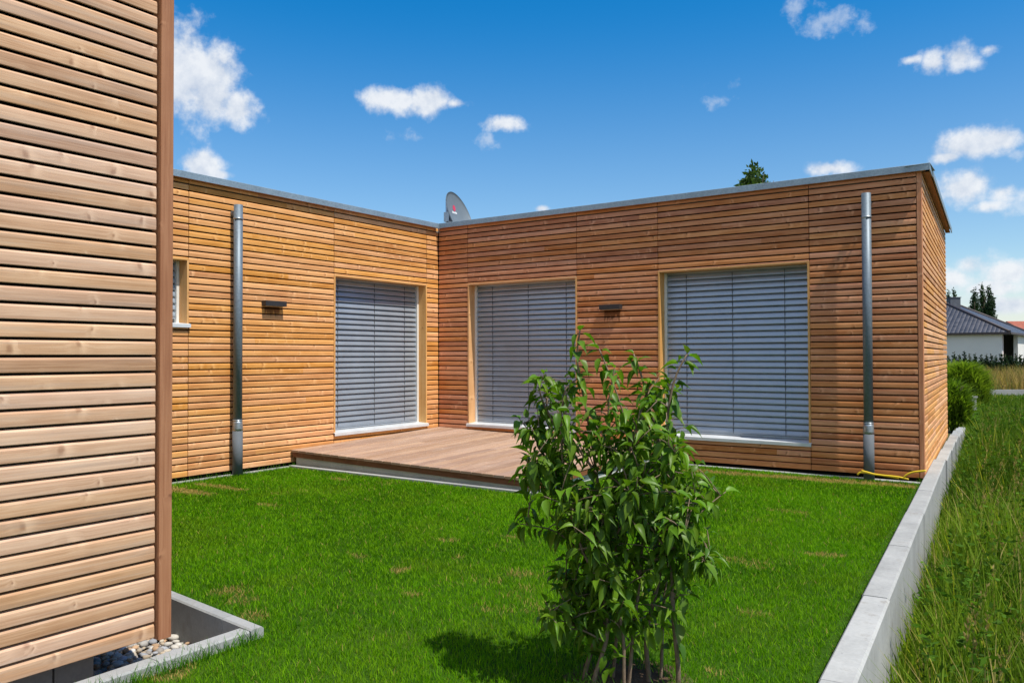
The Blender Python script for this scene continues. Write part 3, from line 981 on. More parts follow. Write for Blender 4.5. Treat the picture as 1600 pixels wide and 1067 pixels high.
# ---------------------------------------------------------------- grass
def blades(name, base, height, width, lean, az_, colr, segs, mat, droop=0.6):
    """many curved blades as one mesh; arrays of length N"""
    N = len(base)
    dirv = np.stack([np.cos(az_), np.sin(az_), np.zeros(N)], 1)
    tw = rng.uniform(-.9, .9, N)
    side = np.stack([-np.sin(az_+tw), np.cos(az_+tw), np.zeros(N)], 1)
    lev = segs+1
    nv = segs*2+1
    V = np.zeros((N, nv, 3), np.float32)
    Cc = np.zeros((N, nv, 4), np.float32)
    for i in range(lev):
        s = i/segs
        horiz = lean*(s**1.7)*height
        up = height*(s-droop*lean*lean*s*s*.35)
        c = base+dirv*horiz[:, None]
        c[:, 2] += up
        wv = width*(1-s**2.2)*.5
        shade = np.clip(.62+.5*s, 0, 1.1)
        if i < segs:
            V[:, 2*i] = c-side*wv[:, None]
            V[:, 2*i+1] = c+side*wv[:, None]
            Cc[:, 2*i:2*i+2, :3] = colr[:, None, :]
        else:
            V[:, 2*i] = c
            Cc[:, 2*i, :3] = colr
    Cc[..., 3] = 1
    off = (np.arange(N)*nv)[:, None]
    quads = [np.array([2*i, 2*i+1, 2*i+3, 2*i+2]) for i in range(segs-1)]
    tri = np.array([2*(segs-1), 2*(segs-1)+1, 2*segs])
    loops = np.concatenate([off+q for q in quads]+[off+tri], 1).astype(np.int32)
    per = np.array([4]*(segs-1)+[3], np.int32)
    tot = np.tile(per, N)
    me = bpy.data.meshes.new(name)
    me.vertices.add(N*nv)
    me.vertices.foreach_set('co', V.ravel())
    me.loops.add(loops.size)
    me.loops.foreach_set('vertex_index', loops.ravel())
    me.polygons.add(len(tot))
    starts = np.concatenate([[0], np.cumsum(tot)[:-1]]).astype(np.int32)
    me.polygons.foreach_set('loop_start', starts)
    me.polygons.foreach_set('use_smooth', np.ones(len(tot), bool))
    me.color_attributes.new('tint', 'FLOAT_COLOR', 'POINT').data.foreach_set('color', Cc.ravel())
    me.materials.append(mat)
    me.update(calc_edges=True)
    me.validate()
    o = bpy.data.objects.new(name, me)
    COL.objects.link(o)
    return o


def vnoise(xy, cell, seed):
    """smooth value noise on numpy arrays"""
    g = np.random.default_rng(seed).random((256, 256))
    q = xy/cell+1000
    i = np.floor(q).astype(int)
    f = q-i
    f = f*f*(3-2*f)
    a = g[i[:, 0] % 256, i[:, 1] % 256]
    b = g[(i[:, 0]+1) % 256, i[:, 1] % 256]
    c = g[i[:, 0] % 256, (i[:, 1]+1) % 256]
    d = g[(i[:, 0]+1) % 256, (i[:, 1]+1) % 256]
    return (a*(1-f[:, 0])+b*f[:, 0])*(1-f[:, 1])+(c*(1-f[:, 0])+d*f[:, 0])*f[:, 1]


def fbm(xy, cell, seed):
    return (vnoise(xy, cell, seed)*.5+vnoise(xy, cell*.5, seed+1)*.3+vnoise(xy, cell*.25, seed+2)*.2)


BUSH = Vector((6.62, -6.66, LZ))
# lawn: denser towards the camera
N0 = 800000
xy = np.stack([rng.uniform(0.0, 7.75, N0), rng.uniform(-9.3, -.03, N0)], 1)
dist = np.hypot(xy[:, 0]-CAM.x, xy[:, 1]-CAM.y)
keep = rng.random(N0) < np.clip(1.25-dist*.075, .30, 1)
x, y = xy[:, 0], xy[:, 1]
keep &= x < 6.865-.0733*y-.012
keep &= ~((x < 3.86) & (y > -3.02))
keep &= ~((x < .085) & (y < -2.9))
keep &= ~(y > -.10)
keep &= ~((y < -6.845-(x-2.0)*.1112+.012) & (x < 4.865))
rb = np.hypot(x-BUSH.x, y-BUSH.y)
keep &= ~(rb < .16+.12*rng.random(N0))
xy = xy[keep]
n = len(xy)
x, y = xy[:, 0], xy[:, 1]
dry = fbm(xy, .55, 11)
patch = .35*np.clip((dry-.72)/.07, 0, 1)*np.clip((vnoise(xy, 1.6, 5)-.35)*3, 0, 1)
# known dry spots seen on the lawn (x, y, radius)


def spot(cx, cy, rx, ry, k=1.0):
    q = ((x-cx)/rx)**2+((y-cy)/ry)**2
    return k*np.clip(1.4-q-1.6*(fbm(xy, .12, 31)-.35), 0, 1)


def gp(px, py, z=LZ):
    d = pix_dir(px, py)
    tt = (z-CAM.z)/d.z
    q = CAM+d*tt
    return q.x, q.y


for (px, py, rx, ry, k) in ((265, 1052, .12, .12, 1), (290, 768, .55, .12, .9), (345, 762, .5, .08, .7), (480, 732, .2, .12, .8), (360, 925, .12, .14, .55), (380, 940, .1, .1, .5), (625, 892, .06, .08, .8),
                            (718, 872, .07, .05, .7), (1278, 868, .12, .06, .7), (1300, 868, .09, .05, .8), (760, 955, .05, .05, .7), (1120, 1055, .08, .06, .5), (700, 845, .1, .06, .5), (800, 840, .1, .06, .5), (420, 790, .16, .08, .5), (530, 750, .2, .08, .5), (560, 870, .09, .06, .5), (395, 965, .1, .08, .6), (640, 930, .08, .05, .45), (820, 900, .1, .06, .5), (1180, 960, .12, .06, .5), (1230, 800, .2, .1, .4)):
    cx, cy = gp(px, py)
    patch = np.maximum(patch, spot(cx, cy, rx, ry, k))
for px in range(1090, 1440, 24):
    cx, cy = gp(px, 736+(px-1090)*.072)
    patch = np.maximum(patch, spot(cx, cy-.03, .22, .16, random.uniform(.8, 1)))
big = fbm(xy, .9, 3)
tuft = vnoise(xy, .07, 8)
g1 = np.array([.100, .270, .002])
g2 = np.array([.190, .390, .005])
g3 = np.array([.050, .155, .002])
mixv = np.clip(.5+(big-.5)*2.6+(tuft-.5)*.7+rng.normal(0, .2, n), 0, 1)[:, None]
colr = g3*(1-mixv)+g1*mixv
hi = rng.random(n) < .28
colr[hi] = g2*(.8+.4*rng.random((hi.sum(), 1)))
yell = np.clip((vnoise(xy, .38, 41)-.52)*2.2, 0, 1)[:, None]*rng.random((n, 1))
colr = colr*(1-.55*yell)+np.array([.21, .31, .012])*.55*yell
straw = np.array([.46, .33, .11])*(.7+.5*rng.random((n, 1)))
isdry = (rng.random(n) < np.clip(patch*1.25, 0, .97)+.012)
colr[isdry] = straw[isdry]
hgt = (.023+.018*rng.random(n)+.012*(tuft-.5))*(1-.35*patch)
hgt *= np.where(6.865-.0733*y-x < .09, .45, 1)
wid = .0026+.0014*rng.random(n)+.0006*np.clip(np.hypot(x-CAM.x, y-CAM.y)-4, 0, 6)
base = np.stack([x, y, np.full(n, LZ-.004)], 1)
lawn_g = blades('lawn_grass', base, hgt, wid, rng.uniform(.15, 1.0, n), rng.uniform(0, 2*np.pi, n), colr, 2, M['grass'])
tag(lawn_g, kind='stuff')
# longer tufts where the mower cannot reach
E1 = []
for _ in range(2600):
    r_ = random.random()
    if r_ < .3:
        yy = random.uniform(-9, 0)
        E1.append((6.865-.0733*yy-random.uniform(.012, .05), yy))
    elif r_ < .55:
        E1.append((4.865+random.uniform(0, .05), random.uniform(-8.8, -7.2)))
    elif r_ < .7:
        xx = random.uniform(2.5, 4.86)
        E1.append((xx, -6.845-(xx-2)*.1112+random.uniform(.012, .05)))
    elif r_ < .85:
        E1.append((random.uniform(.09, .14), random.uniform(-7, -2.9)))
    else:
        a_ = random.uniform(0, 6.28)
        rr_ = random.uniform(.16, .3)
        E1.append((BUSH.x+math.cos(a_)*rr_, BUSH.y+math.sin(a_)*rr_))
E1 = np.array(E1)
n = len(E1)
colr = np.array([.075, .20, .014])*(.7+.7*rng.random((n, 1)))
o = blades('lawn_edge_grass', np.concatenate([E1, np.full((n, 1), LZ-.004)], 1), rng.uniform(.05, .105, n), rng.uniform(.003, .005, n), rng.uniform(.2, 1.1, n), rng.uniform(0, 6.28, n), colr, 3, M['grass'])
tag(o, kind='stuff')

# wild field grass on the right
def field_pts(n, y0, y1, wid0, wid1, power=1.0):
    yy = y0+(y1-y0)*rng.random(n)**power
    lo = 6.865-.0733*yy+.142
    hi_ = lo+wid0+(wid1-wid0)*((yy-y0)/(y1-y0))
    xx = lo+(hi_-lo)*rng.random(n)
    return np.stack([xx, yy], 1)


FG = []
for (n, y0, y1, w0, w1, hmin, hmax, wmin, wmax) in ((21000, -9, 0, 1.5, 2.0, .10, .62, .005, .014), (17000, 0, 9, 2.0, 2.8, .2, .78, .009, .018), (9000, 9, 14, 2.8, 4.0, .25, .70, .012, .024), (13000, 14, 26, 4.0, 6.5, .15, .42, .014, .028), (9000, 26, 34, 6.5, 8.5, .14, .30, .02, .04)):
    xy = field_pts(n, y0, y1, w0, w1)
    big = fbm(xy, 1.1, 21)
    hh = (hmin+(hmax-hmin)*rng.random(n)**1.7)*(.5+.9*big)
    ww = rng.uniform(wmin, wmax, n)
    k = np.clip((big-.3)*2.2+rng.normal(0, .22, n), 0, 1)[:, None]*(1 if y1 <= 0 else .60)
    cg = np.array([.038, .090, .006])*(1-k)+np.array([.170, .265, .020])*k
    st = rng.random(n) < np.where(xy[:, 1] < 1, .09, .04)
    cg[st] = np.array([.44, .36, .13])*(.6+.6*rng.random((st.sum(), 1)))
    yl = rng.random(n) < .035
    cg[yl] = np.array([.40, .42, .035])
    o = np.concatenate([xy, np.full((n, 1), gz)], 1)
    ex = xy[:, 0]-(6.865-.0733*xy[:, 1])-.135
    hh = np.minimum(hh, .22+ex*1.3)
    FG.append((o, hh, ww, rng.uniform(.08, .95, n)*np.where(hh > .35, .7, 1), rng.uniform(0, 6.28, n), cg))
ST = np.concatenate([field_pts(240, -7.5, 1, 1.4, 2.0), field_pts(200, 1, 14, 2.0, 3.2)])
ST[:, 0] += .30
ns = len(ST)
st_h = rng.uniform(.38, .72, ns)
st_az = rng.uniform(-1.4, 1.4, ns)
st_le = rng.uniform(.05, .30, ns)
st_c = np.array([.30, .27, .09])*(.7+.6*rng.random((ns, 1)))
FG.append((np.column_stack([ST, np.full(ns, gz)]), st_h, np.full(ns, .0065), st_le, st_az, st_c))
cat = [np.concatenate([f[i] for f in FG]) for i in range(6)]
fo = blades('field_grass', cat[0], cat[1], cat[2], cat[3], cat[4], cat[5], 4, M['grass'])
tag(fo, kind='stuff')

# leafy weeds between the field grass: stems with small leaves
def leaf_quads(P0, D, Wd, Ln, Wn):
    """diamond leaves folded along the middle; arrays -> verts (N,4,3)"""
    mid = P0+D*(Ln*.45)[:, None]
    tip = P0+D*Ln[:, None]
    return np.stack([P0, mid+Wd*(Wn*.5)[:, None], tip, mid-Wd*(Wn*.5)[:, None]], 1)


def rand_unit(n):
    v = rng.normal(0, 1, (n, 3))
    return v/np.linalg.norm(v, axis=1)[:, None]


def quad_cloud(name, V, colr, mat, parent=None, smooth=False):
    N = len(V)
    me = bpy.data.meshes.new(name)
    off = np.array(world_loc(parent), np.float32) if parent else np.zeros(3, np.float32)
    me.vertices.add(N*4)
    me.vertices.foreach_set('co', (V-off).astype(np.float32).ravel())
    me.loops.add(N*4)
    me.loops.foreach_set('vertex_index', np.arange(N*4, dtype=np.int32))
    me.polygons.add(N)
    me.polygons.foreach_set('loop_start', (np.arange(N)*4).astype(np.int32))
    c4 = np.ones((N, 4, 4), np.float32)
    c4[..., :3] = colr[:, None, :]
    me.color_attributes.new('tint', 'FLOAT_COLOR', 'POINT').data.foreach_set('color', c4.ravel())
    me.materials.append(mat)
    me.update(calc_edges=True)
    o = bpy.data.objects.new(name, me)
    COL.objects.link(o)
    if parent:
        o.parent = parent
    return o


n = 60000
stem = np.concatenate([field_pts(420, -8, 1, 1.5, 2.2), field_pts(760, 1, 12, 2.2, 3.2), field_pts(420, 12, 26, 3.2, 6.0)])
sidx = rng.integers(0, len(stem), n)
sh = (.18+.45*rng.random(len(stem)))*np.where(stem[:, 1] > 14, .5, 1)
hz = rng.random(n)
P0 = np.stack([stem[sidx, 0]+.10+np.abs(rng.normal(0, .06, n)), stem[sidx, 1]+rng.normal(0, .05, n), gz+sh[sidx]*hz], 1)
Dv = rand_unit(n)
Dv[:, 2] = np.abs(Dv[:, 2])*.5-.1
Dv /= np.linalg.norm(Dv, axis=1)[:, None]
Wv = np.cross(Dv, rand_unit(n))
Wv /= np.linalg.norm(Wv, axis=1)[:, None]
far = np.clip((P0[:, 1]+6)/20, 0, 1)
Ln = rng.uniform(.025, .06, n)*(1+far)
cw = np.array([.070, .150, .014])*(.45+1.0*rng.random((n, 1)))*(.75+.5*rng.random((len(stem), 1)))[sidx]
# seed heads on the stalks
rep_ = 16
hi_ = np.repeat(np.arange(ns), rep_)
tt_ = rng.uniform(.80, 1.0, ns*rep_)
dd_ = np.stack([np.cos(st_az), np.sin(st_az)], 1)[hi_]
hx = ST[hi_]+dd_*(st_le[hi_]*st_h[hi_]*tt_**1.7)[:, None]
hzz = gz+st_h[hi_]*tt_*(1-.2*st_le[hi_]**2)
HP = np.column_stack([hx, hzz])+rng.normal(0, .003, (ns*rep_, 3))
HD = rand_unit(ns*rep_)*.6+np.array([0, 0, 1.0])
HD /= np.linalg.norm(HD, axis=1)[:, None]
HW = np.cross(HD, rand_unit(ns*rep_))
HW /= np.linalg.norm(HW, axis=1)[:, None]
HL = rng.uniform(.016, .034, ns*rep_)
HC = np.array([.34, .26, .10])*(.6+.7*rng.random((ns*rep_, 1)))
tag(quad_cloud('field_weeds', np.concatenate([leaf_quads(P0, Dv, Wv, Ln, Ln*.45), leaf_quads(HP, HD, HW, HL, HL*.35)]), np.concatenate([cw, HC]), M['grass']), kind='stuff')

# ---------------------------------------------------------------- the shrub in the foreground
shrub = empty('shrub', BUSH, 'young multi stemmed shrub with drooping dark green leaves standing alone in the lawn', 'shrub')
D0 = 3.42
STEMS = [  # pixel polyline of each stem in the photograph with its own depth offset
    ([(912, 1062), (938, 965), (946, 860), (932, 740), (916, 640), (902, 565), (906, 517)], .05, -.10, .011),
    ([(983, 1064), (990, 985), (1000, 900), (1004, 800), (986, 690), (962, 610), (936, 545)], -.02, .02, .010),
    ([(1014, 1064), (1010, 990), (1030, 900), (1040, 800), (1030, 700), (1006, 600), (990, 553)], .03, .12, .013),
    ([(1060, 1064), (1052, 960), (1050, 870), (1055, 780), (1042, 680), (1052, 600), (1074, 552)], -.04, -.08, .012),
    ([(928, 1064), (950, 980), (930, 880), (895, 790), (875, 720), (858, 660), (852, 605)], -.03, .14, .011),
    ([(958, 1064), (966, 950), (962, 850), (955, 750), (950, 650), (960, 575)], .08, -.16, .009),
    ([(1032, 1064), (1036, 960), (1046, 850), (1052, 740), (1045, 660), (1030, 605)], .07, .18, .009),
    ([(975, 1064), (968, 960), (910, 860), (880, 730), (880, 620), (905, 590)], -.06, -.05, .009),
]
SIDE = [  # (parent stem index, start fraction, end pixels, depth change)
    ([(1050, 860), (1090, 805), (1134, 768)], -.05, .05, .006), ([(928, 882), (872, 832), (812, 818)], .06, .06, .006), ([(1051, 935), (1082, 880), (1118, 885)], 0, -.06, .006),
    ([(942, 1000), (885, 972), (850, 962)], 0, -.1, .005), ([(885, 790), (845, 700), (812, 655)], .1, .14, .006), ([(885, 790), (840, 748), (818, 742)], .1, -.05, .006),
    ([(886, 700), (845, 620), (850, 585)], .1, .05, .006),
    ([(1040, 800), (1075, 760), (1110, 790)], .1, .2, .005), ([(946, 860), (900, 800), (850, 775)], -.05, -.2, .006), ([(1000, 900), (960, 830), (930, 800)], 0, .2, .006),
    ([(1004, 800), (1030, 740), (1060, 700)], 0, -.22, .006), ([(932, 740), (890, 680), (870, 640)], -.1, -.22, .006), ([(986, 690), (1010, 620), (1030, 590)], 0, .1, .005),
    ([(955, 750), (985, 700), (1000, 640)], -.16, -.24, .005), ([(1010, 990), (960, 900), (930, 850)], .0, -.2, .005),
    ([(1050, 870), (1000, 800), (980, 760)], -.05, -.28, .005), ([(946, 860), (990, 790), (1010, 720)], .0, -.25, .005), ([(950, 980), (905, 930), (870, 900)], .05, .1, .005),
    ([(1000, 900), (1045, 850), (1075, 830)], .0, -.2, .005),
]
LPOS, LDIR, LUP, LLEN = [], [], [], []
ctr = W(975, 760, D0)


def leafy(pts, t0, dens, spread=1.0):
    """leaves in opposite pairs along a twig"""
    pts = [Vector(p) for p in pts]
    L = sum((pts[i+1]-pts[i]).length for i in range(len(pts)-1))
    n_ = max(2, int(L*dens))
    for i in range(n_):
        s = t0+(1-t0)*(i+.5)/n_
        q = s*(len(pts)-1)
        k = min(int(q), len(pts)-2)
        p = pts[k].lerp(pts[k+1], q-k)
        t_ = (pts[k+1]-pts[k]).normalized()
        a0 = random.uniform(0, 6.28)
        for sg in (0, math.pi):
            if random.random() < .08:
                continue
            a_ = a0+sg+random.uniform(-.4, .4)
            o1 = t_.orthogonal().normalized()
            o2 = t_.cross(o1)
            d_ = (o1*math.cos(a_)+o2*math.sin(a_))
            d_ = (d_*.9+t_*.25+Vector((0, 0, random.choice([random.uniform(-1.2, -.35), random.uniform(-.5, .25)])))).normalized()
            LPOS.append(p+d_*.012)
            LDIR.append(d_)
            LLEN.append(random.uniform(.042, .092))
    # end pair
    LPOS.append(pts[-1])
    t_ = (pts[-1]-pts[-2]).normalized()
    LDIR.append((t_+Vector((random.uniform(-.6, .6), random.uniform(-.6, .6), -.3))).normalized())
    LLEN.append(random.uniform(.05, .08))


def smooth_poly(pts, n=4):
    out_ = []
    P_ = [pts[0]]+pts+[pts[-1]]
    for i in range(1, len(P_)-2):
        for k in range(n):
            t_ = k/n
            a, b, c_, d = P_[i-1], P_[i], P_[i+1], P_[i+2]
            out_.append(.5*((2*b)+(c_-a)*t_+(2*a-5*b+4*c_-d)*t_*t_+(3*b-a-3*c_+d)*t_**3))
    out_.append(P_[-2])
    return out_


ALLB = []
for (pl, da, db, rad) in STEMS:
    k = len(pl)
    pts = [W(px, py, D0+da+(db-da)*i/(k-1)) for i, (px, py) in enumerate(pl)]
    pts.insert(0, Vector((pts[0].x*.75+BUSH.x*.25, pts[0].y*.75+BUSH.y*.25, LZ-.05)))
    sp_ = smooth_poly(pts, 4)
    rads = [rad*(1-.72*i/(len(sp_)-1)) for i in range(len(sp_))]
    c = MB()
    c.tube(sp_, rads, 8)
    c.build('stem', M['bark'], shrub)
    ALLB.append(sp_)
    leafy(sp_[int(len(sp_)*.36):], 0.0, 25)
tw = MB()
for (pl, da, db, rad) in SIDE:
    k = len(pl)
    pts = [W(px, py, D0+da+(db-da)*i/(k-1)) for i, (px, py) in enumerate(pl)]
    sp_ = smooth_poly(pts, 4)
    tw.tube(sp_, [rad*(1-.7*i/(len(sp_)-1)) for i in range(len(sp_))], 6)
    leafy(sp_, .1, 32)
    ALLB.append(sp_)
# random twigs filling the crown
for _ in range(330):
    br = random.choice(ALLB)
    q = random.randrange(int(len(br)*.25), len(br)-1)
    p = Vector(br[q])
    if p.z < .10:
        continue
    rel = Vector((p.x-ctr.x, p.y-ctr.y, 0))
    d_ = Vector((random.uniform(-1, 1), random.uniform(-1, 1), random.uniform(.0, 1.0)))
    if rel.length > .22 and d_.dot(rel) > 0:
        d_ -= rel.normalized()*d_.dot(rel.normalized())*1.2
    d_.normalize()
    if p.z > 1.05 and random.random() < .45:
        continue
    L = random.uniform(.08, .2)*(1 if p.z < .95 else .7)
    pts = [p, p+d_*L*.5+Vector((0, 0, .01)), p+d_*L]
    if pts[-1].z > 1.25:
        continue
    tw.tube(pts, [.003, .0025, .0015], 5)
    leafy(pts, .1, 26)
tw.build('twig', M['bark'], shrub)
# low shoots at the foot
for _ in range(9):
    a_ = random.uniform(0, 6.28)
    p = BUSH+Vector((math.cos(a_)*.12, math.sin(a_)*.12, 0))
    pts = [p, p+Vector((math.cos(a_)*.05, math.sin(a_)*.05, .12)), p+Vector((math.cos(a_)*.1, math.sin(a_)*.1, random.uniform(.2, .32)))]
    leafy(pts, .45, 16)
# leaf shape: ovate, folded along the midrib, tip drooping
SEC = [(0, 0), (.12, .18), (.32, .275), (.56, .225), (.80, .085), (1.0, 0)]
LV, LF, LT = [], [], []
for p, d, L in zip(LPOS, LDIR, LLEN):
    p = Vector(p)
    d = Vector(d)
    up = Vector((0, 0, 1))+.35*(p-ctr).normalized()+Vector((random.uniform(-.5, .5), random.uniform(-.5, .5), 0))
    sd = d.cross(up)
    if sd.length < 1e-3:
        sd = Vector((1, 0, 0))
    sd.normalize()
    nn = sd.cross(d).normalized()
    fold = random.uniform(.3, 1.0)
    curl = random.uniform(.25, .95)
    b0 = len(LV)
    cgreen = random.betavariate(2, 2.6)
    colr = [(.050+.110*cgreen)*random.uniform(.9, 1.15), (.125+.175*cgreen), (.007+.010*cgreen)]
    if random.random() < .05:
        colr = [.12, .19, .02]
    for i, (s, hw) in enumerate(SEC):
        c_ = p+d*(L*(s-.12*curl*s*s))-nn*(L*curl*.55*s*s)-Vector((0, 0, L*.15*s*s))
        if i in (0, len(SEC)-1):
            LV.append(c_)
        else:
            o_ = sd*(hw*L*math.cos(fold))
            lift = nn*(hw*L*math.sin(fold))
            LV.extend([c_-o_+lift, c_, c_+o_+lift])
    col4 = (*colr, 1)

    def q_(*ix):
        LF.append([b0+i for i in ix])
        LT.extend([col4]*len(ix))
    q_(0, 2, 1)
    q_(0, 3, 2)
    for r_ in range(len(SEC)-3):
        a_ = 1+3*r_
        q_(a_, a_+1, a_+4, a_+3)
        q_(a_+1, a_+2, a_+5, a_+4)
    a_ = 1+3*(len(SEC)-3)
    q_(a_, a_+1, a_+3)
    q_(a_+1, a_+2, a_+3)
raw_mesh('foliage', LV, LF, M['leaf'], shrub, None, LT, None, [True]*len(LF))
print('leaves', len(LPOS))
# bare soil round the stems
b = MB()
k = 20
ring = [(BUSH.x+math.cos(2*math.pi*i/k)*(.26+.04*random.random()), BUSH.y+math.sin(2*math.pi*i/k)*(.26+.04*random.random())) for i in range(k)]
b.poly_slab(ring, LZ-.02, LZ+.006)
tag(b.build('soil_patch', M['bed_soil']), kind='structure')

# ---------------------------------------------------------------- yellow hose
def on_y(px, py, yv):
    d = pix_dir(px, py)
    return CAM+d*((yv-CAM.y)/d.y)


hose = empty('hose', (6.5, -.2, 0), 'thin yellow hose lying in loops at the foot of the downpipe by the outer corner', 'hose')
hz = 6.6667
for pl in ([(440, 635), (505, 652), (570, 670), (640, 680), (700, 690), (770, 700), (830, 712)], [(398, 676), (430, 652), (490, 655), (560, 670), (650, 682), (740, 690), (820, 700), (880, 712), (932, 724)],
           [(876, 716), (895, 690), (920, 672), (960, 655), (1000, 646), (1060, 640), (1112, 634)]):
    c = MB()
    pts = [on_y(1280+a/hz, 640+b_/hz, -.22) for a, b_ in pl]
    c.tube(smooth_poly(pts, 3), .0105, 8)
    c.build('hose_loop', M['hose'], hose)

# ---------------------------------------------------------------- satellite dish on the roof
dc = W(716, 338, 13.6)
dish = empty('satellite_dish', (-.45, .85, 3.36), 'grey satellite dish with red emblem standing on the roof at the inner corner', 'satellite dish')
ax = Vector((.90, .16, .33)).normalized()
e1 = ax.cross(Vector((0, 0, 1))).normalized()
e2 = e1.cross(ax).normalized()
R_ = .43
c = MB()
rings, sides = 8, 36
for side_ in (0, 1):
    b0 = len(c.v)
    for i in range(rings+1):
        rr = R_*i/rings
        dep = .10*(rr/R_)**2-(.012 if side_ else 0)
        for k in range(sides):
            th = 2*math.pi*k/sides
            c.v.append(dc+e1*(rr*.92*math.cos(th))+e2*(rr*math.sin(th))+ax*(dep-.06))
    for i in range(rings):
        for k in range(sides):
            k2 = (k+1) % sides
            q = (b0+i*sides+k, b0+i*sides+k2, b0+(i+1)*sides+k2, b0+(i+1)*sides+k)
            c.face(q if not side_ else q[::-1], smooth=True)
o1 = rings*sides
o2 = (rings+1)*sides+rings*sides
for k in range(sides):
    k2 = (k+1) % sides
    c.face((o1+k, o2+k, o2+k2, o1+k2))
dm = c.build('reflector', M['dish'], dish)


def dish_pt(a, b_, lift=.003):
    rr = math.hypot(a/.92, b_)
    return dc+e1*a+e2*b_+ax*(.10*(rr/R_)**2-.06+lift)


c = MB()
cols_ = 10
b0 = len(c.v)
c.v.append(dish_pt(-.03, .17))
for k in range(cols_):
    th = 2*math.pi*k/cols_
    c.v.append(dish_pt(-.03+.045*math.cos(th), .17+.055*math.sin(th)))
for k in range(cols_):
    c.face((b0, b0+1+k, b0+1+(k+1) % cols_))
c.build('emblem', M['red'], dm)
c = MB()
for i in range(6):
    a0 = -.09+i*.027
    b0 = len(c.v)
    hgt_ = .035 if i % 2 else .028
    for (a, b_) in ((a0, .075), (a0+.02, .075), (a0+.02, .075+hgt_), (a0, .075+hgt_)):
        c.v.append(dish_pt(a, b_))
    c.face((b0, b0+1, b0+2, b0+3))
c.build('lettering', M['white'], dm)
c = MB()
c.tube([(-.52, .85, 3.37), (-.52, .85, 4.02)], .024, 12)
c.box((-.70, .62, 3.365), (-.30, 1.08, 3.375))
c.build('mast', M['steel'], dish)
c = MB()
c.tube([(-.52, .85, 3.70), dc-ax*.07], .022, 8)
c.box((-.55, .80, 3.62), (-.44, .90, 3.78))
c.build('bracket', M['steel'], dish)
c = MB()
c.tube([dc-e2*.42-ax*.01, dc-e2*.44+ax*.20, dc-e2*.38+ax*.40], .012, 8)
c.tube([dc-e2*.39+ax*.40, dc-e2*.34+ax*.35], .03, 12)
c.build('receiver_arm', M['steel'], dish)

# ---------------------------------------------------------------- trees, hedge, far house
def crown_points(blobs, n):
    out_ = []
    wts = np.array([b[3]*b[4]*b[5] for b in blobs])
    idx = rng.choice(len(blobs), n, p=wts/wts.sum())
    for i in range(len(blobs)):
        k = (idx == i).sum()
        if not k:
            continue
        d = rand_unit(k)
        rr = (.35+.65*rng.random(k)**.45)[:, None]
        bx = blobs[i]
        out_.append(np.array(bx[:3])+d*rr*np.array(bx[3:6]))
    return np.concatenate(out_)


def crown(parent, blobs, n, size, c0, c1, mat='crown', droop=0.0, seed=1):
    pts = crown_points(blobs, n)
    k = len(pts)
    D = rand_unit(k)
    D[:, 2] -= droop
    D /= np.linalg.norm(D, axis=1)[:, None]
    Wd_ = np.cross(D, rand_unit(k))
    Wd_ /= np.linalg.norm(Wd_, axis=1)[:, None]
    L = rng.uniform(size*.6, size*1.3, k)
    cl = np.clip(vnoise(pts[:, :2]+pts[:, 2:3]*.7, size*5, seed)+rng.normal(0, .18, k), 0, 1)[:, None]
    colr = np.array(c0)*(1-cl)+np.array(c1)*cl
    return quad_cloud('crown', leaf_quads(pts, D, Wd_, L, L*.6), colr, M[mat], parent)


def tree(name, x, y, z, h, blobs, n, size, c0, c1, label, cat='tree', group=None, trunk_r=.2, seed=1, limbs=6):
    root = empty(name, (x, y, z), label, cat, group)
    t_ = MB()
    t_.tube([(x, y, z-.1), (x+.02*h, y, z+h*.4), (x, y+.02*h, z+h*.75), (x, y, z+h*.96)], [trunk_r, trunk_r*.7, trunk_r*.4, trunk_r*.1], 8)
    for i in range(limbs):
        a_ = random.uniform(0, 6.28)
        zz = z+h*random.uniform(.35, .8)
        t_.tube([(x, y, zz), (x+math.cos(a_)*h*.06, y+math.sin(a_)*h*.06, zz+h*.07), (x+math.cos(a_)*h*.09, y+math.sin(a_)*h*.09, zz+h*.14)], [trunk_r*.35, trunk_r*.22, trunk_r*.08], 6)
    t_.build('trunk', M['bark_dark'], root)
    crown(root, [(x+b[0], y+b[1], z+b[2], b[3], b[4], b[5]) for b in blobs], n, size, c0, c1, seed=seed)
    return root


# tree whose top shows above the roof
bl = [(0, 0, 13.6-.3*i, .16+.20*i, .16+.20*i, .42) for i in range(9)]+[(random.uniform(-1, 1)*.2*i*.5, random.uniform(-1, 1)*.07*i, 13.2-.42*i, .30, .30, .3) for i in range(1, 12)]
bl += [(0, 0, 10.2-i*.9, 1.6+.12*i, 1.6+.12*i, .8) for i in range(6)]
tree('tall_tree', -7.95, 40, -.4, 14.1, bl, 9000, .34, (.022, .060, .018), (.085, .145, .03), 'pointed tree top showing above the flat roof edge', limbs=10, seed=4)

# poplars far behind the dark roofed house
def poplar(px, ytop, depth, rw_, label, seed):
    q = W(px, ytop, depth)
    h = q.z+.5
    blobs = []
    for i in range(22):
        f_ = i/21
        r_ = rw_*(.55+.55*math.sin(math.pi*min(1, .12+.80*f_)))*(1-.55*f_**5)
        blobs.append((random.uniform(-.35, .35)*r_, random.uniform(-.35, .35)*r_, h*(.10+.88*f_), r_*random.uniform(.6, .95), r_*random.uniform(.6, .95), h*.06))
    tree('poplar', q.x, q.y, -.5, h, blobs, 5200, .34, (.012, .035, .016), (.045, .085, .025), label, group='dark poplars beyond the tiled roof', trunk_r=.35, seed=seed, limbs=4)


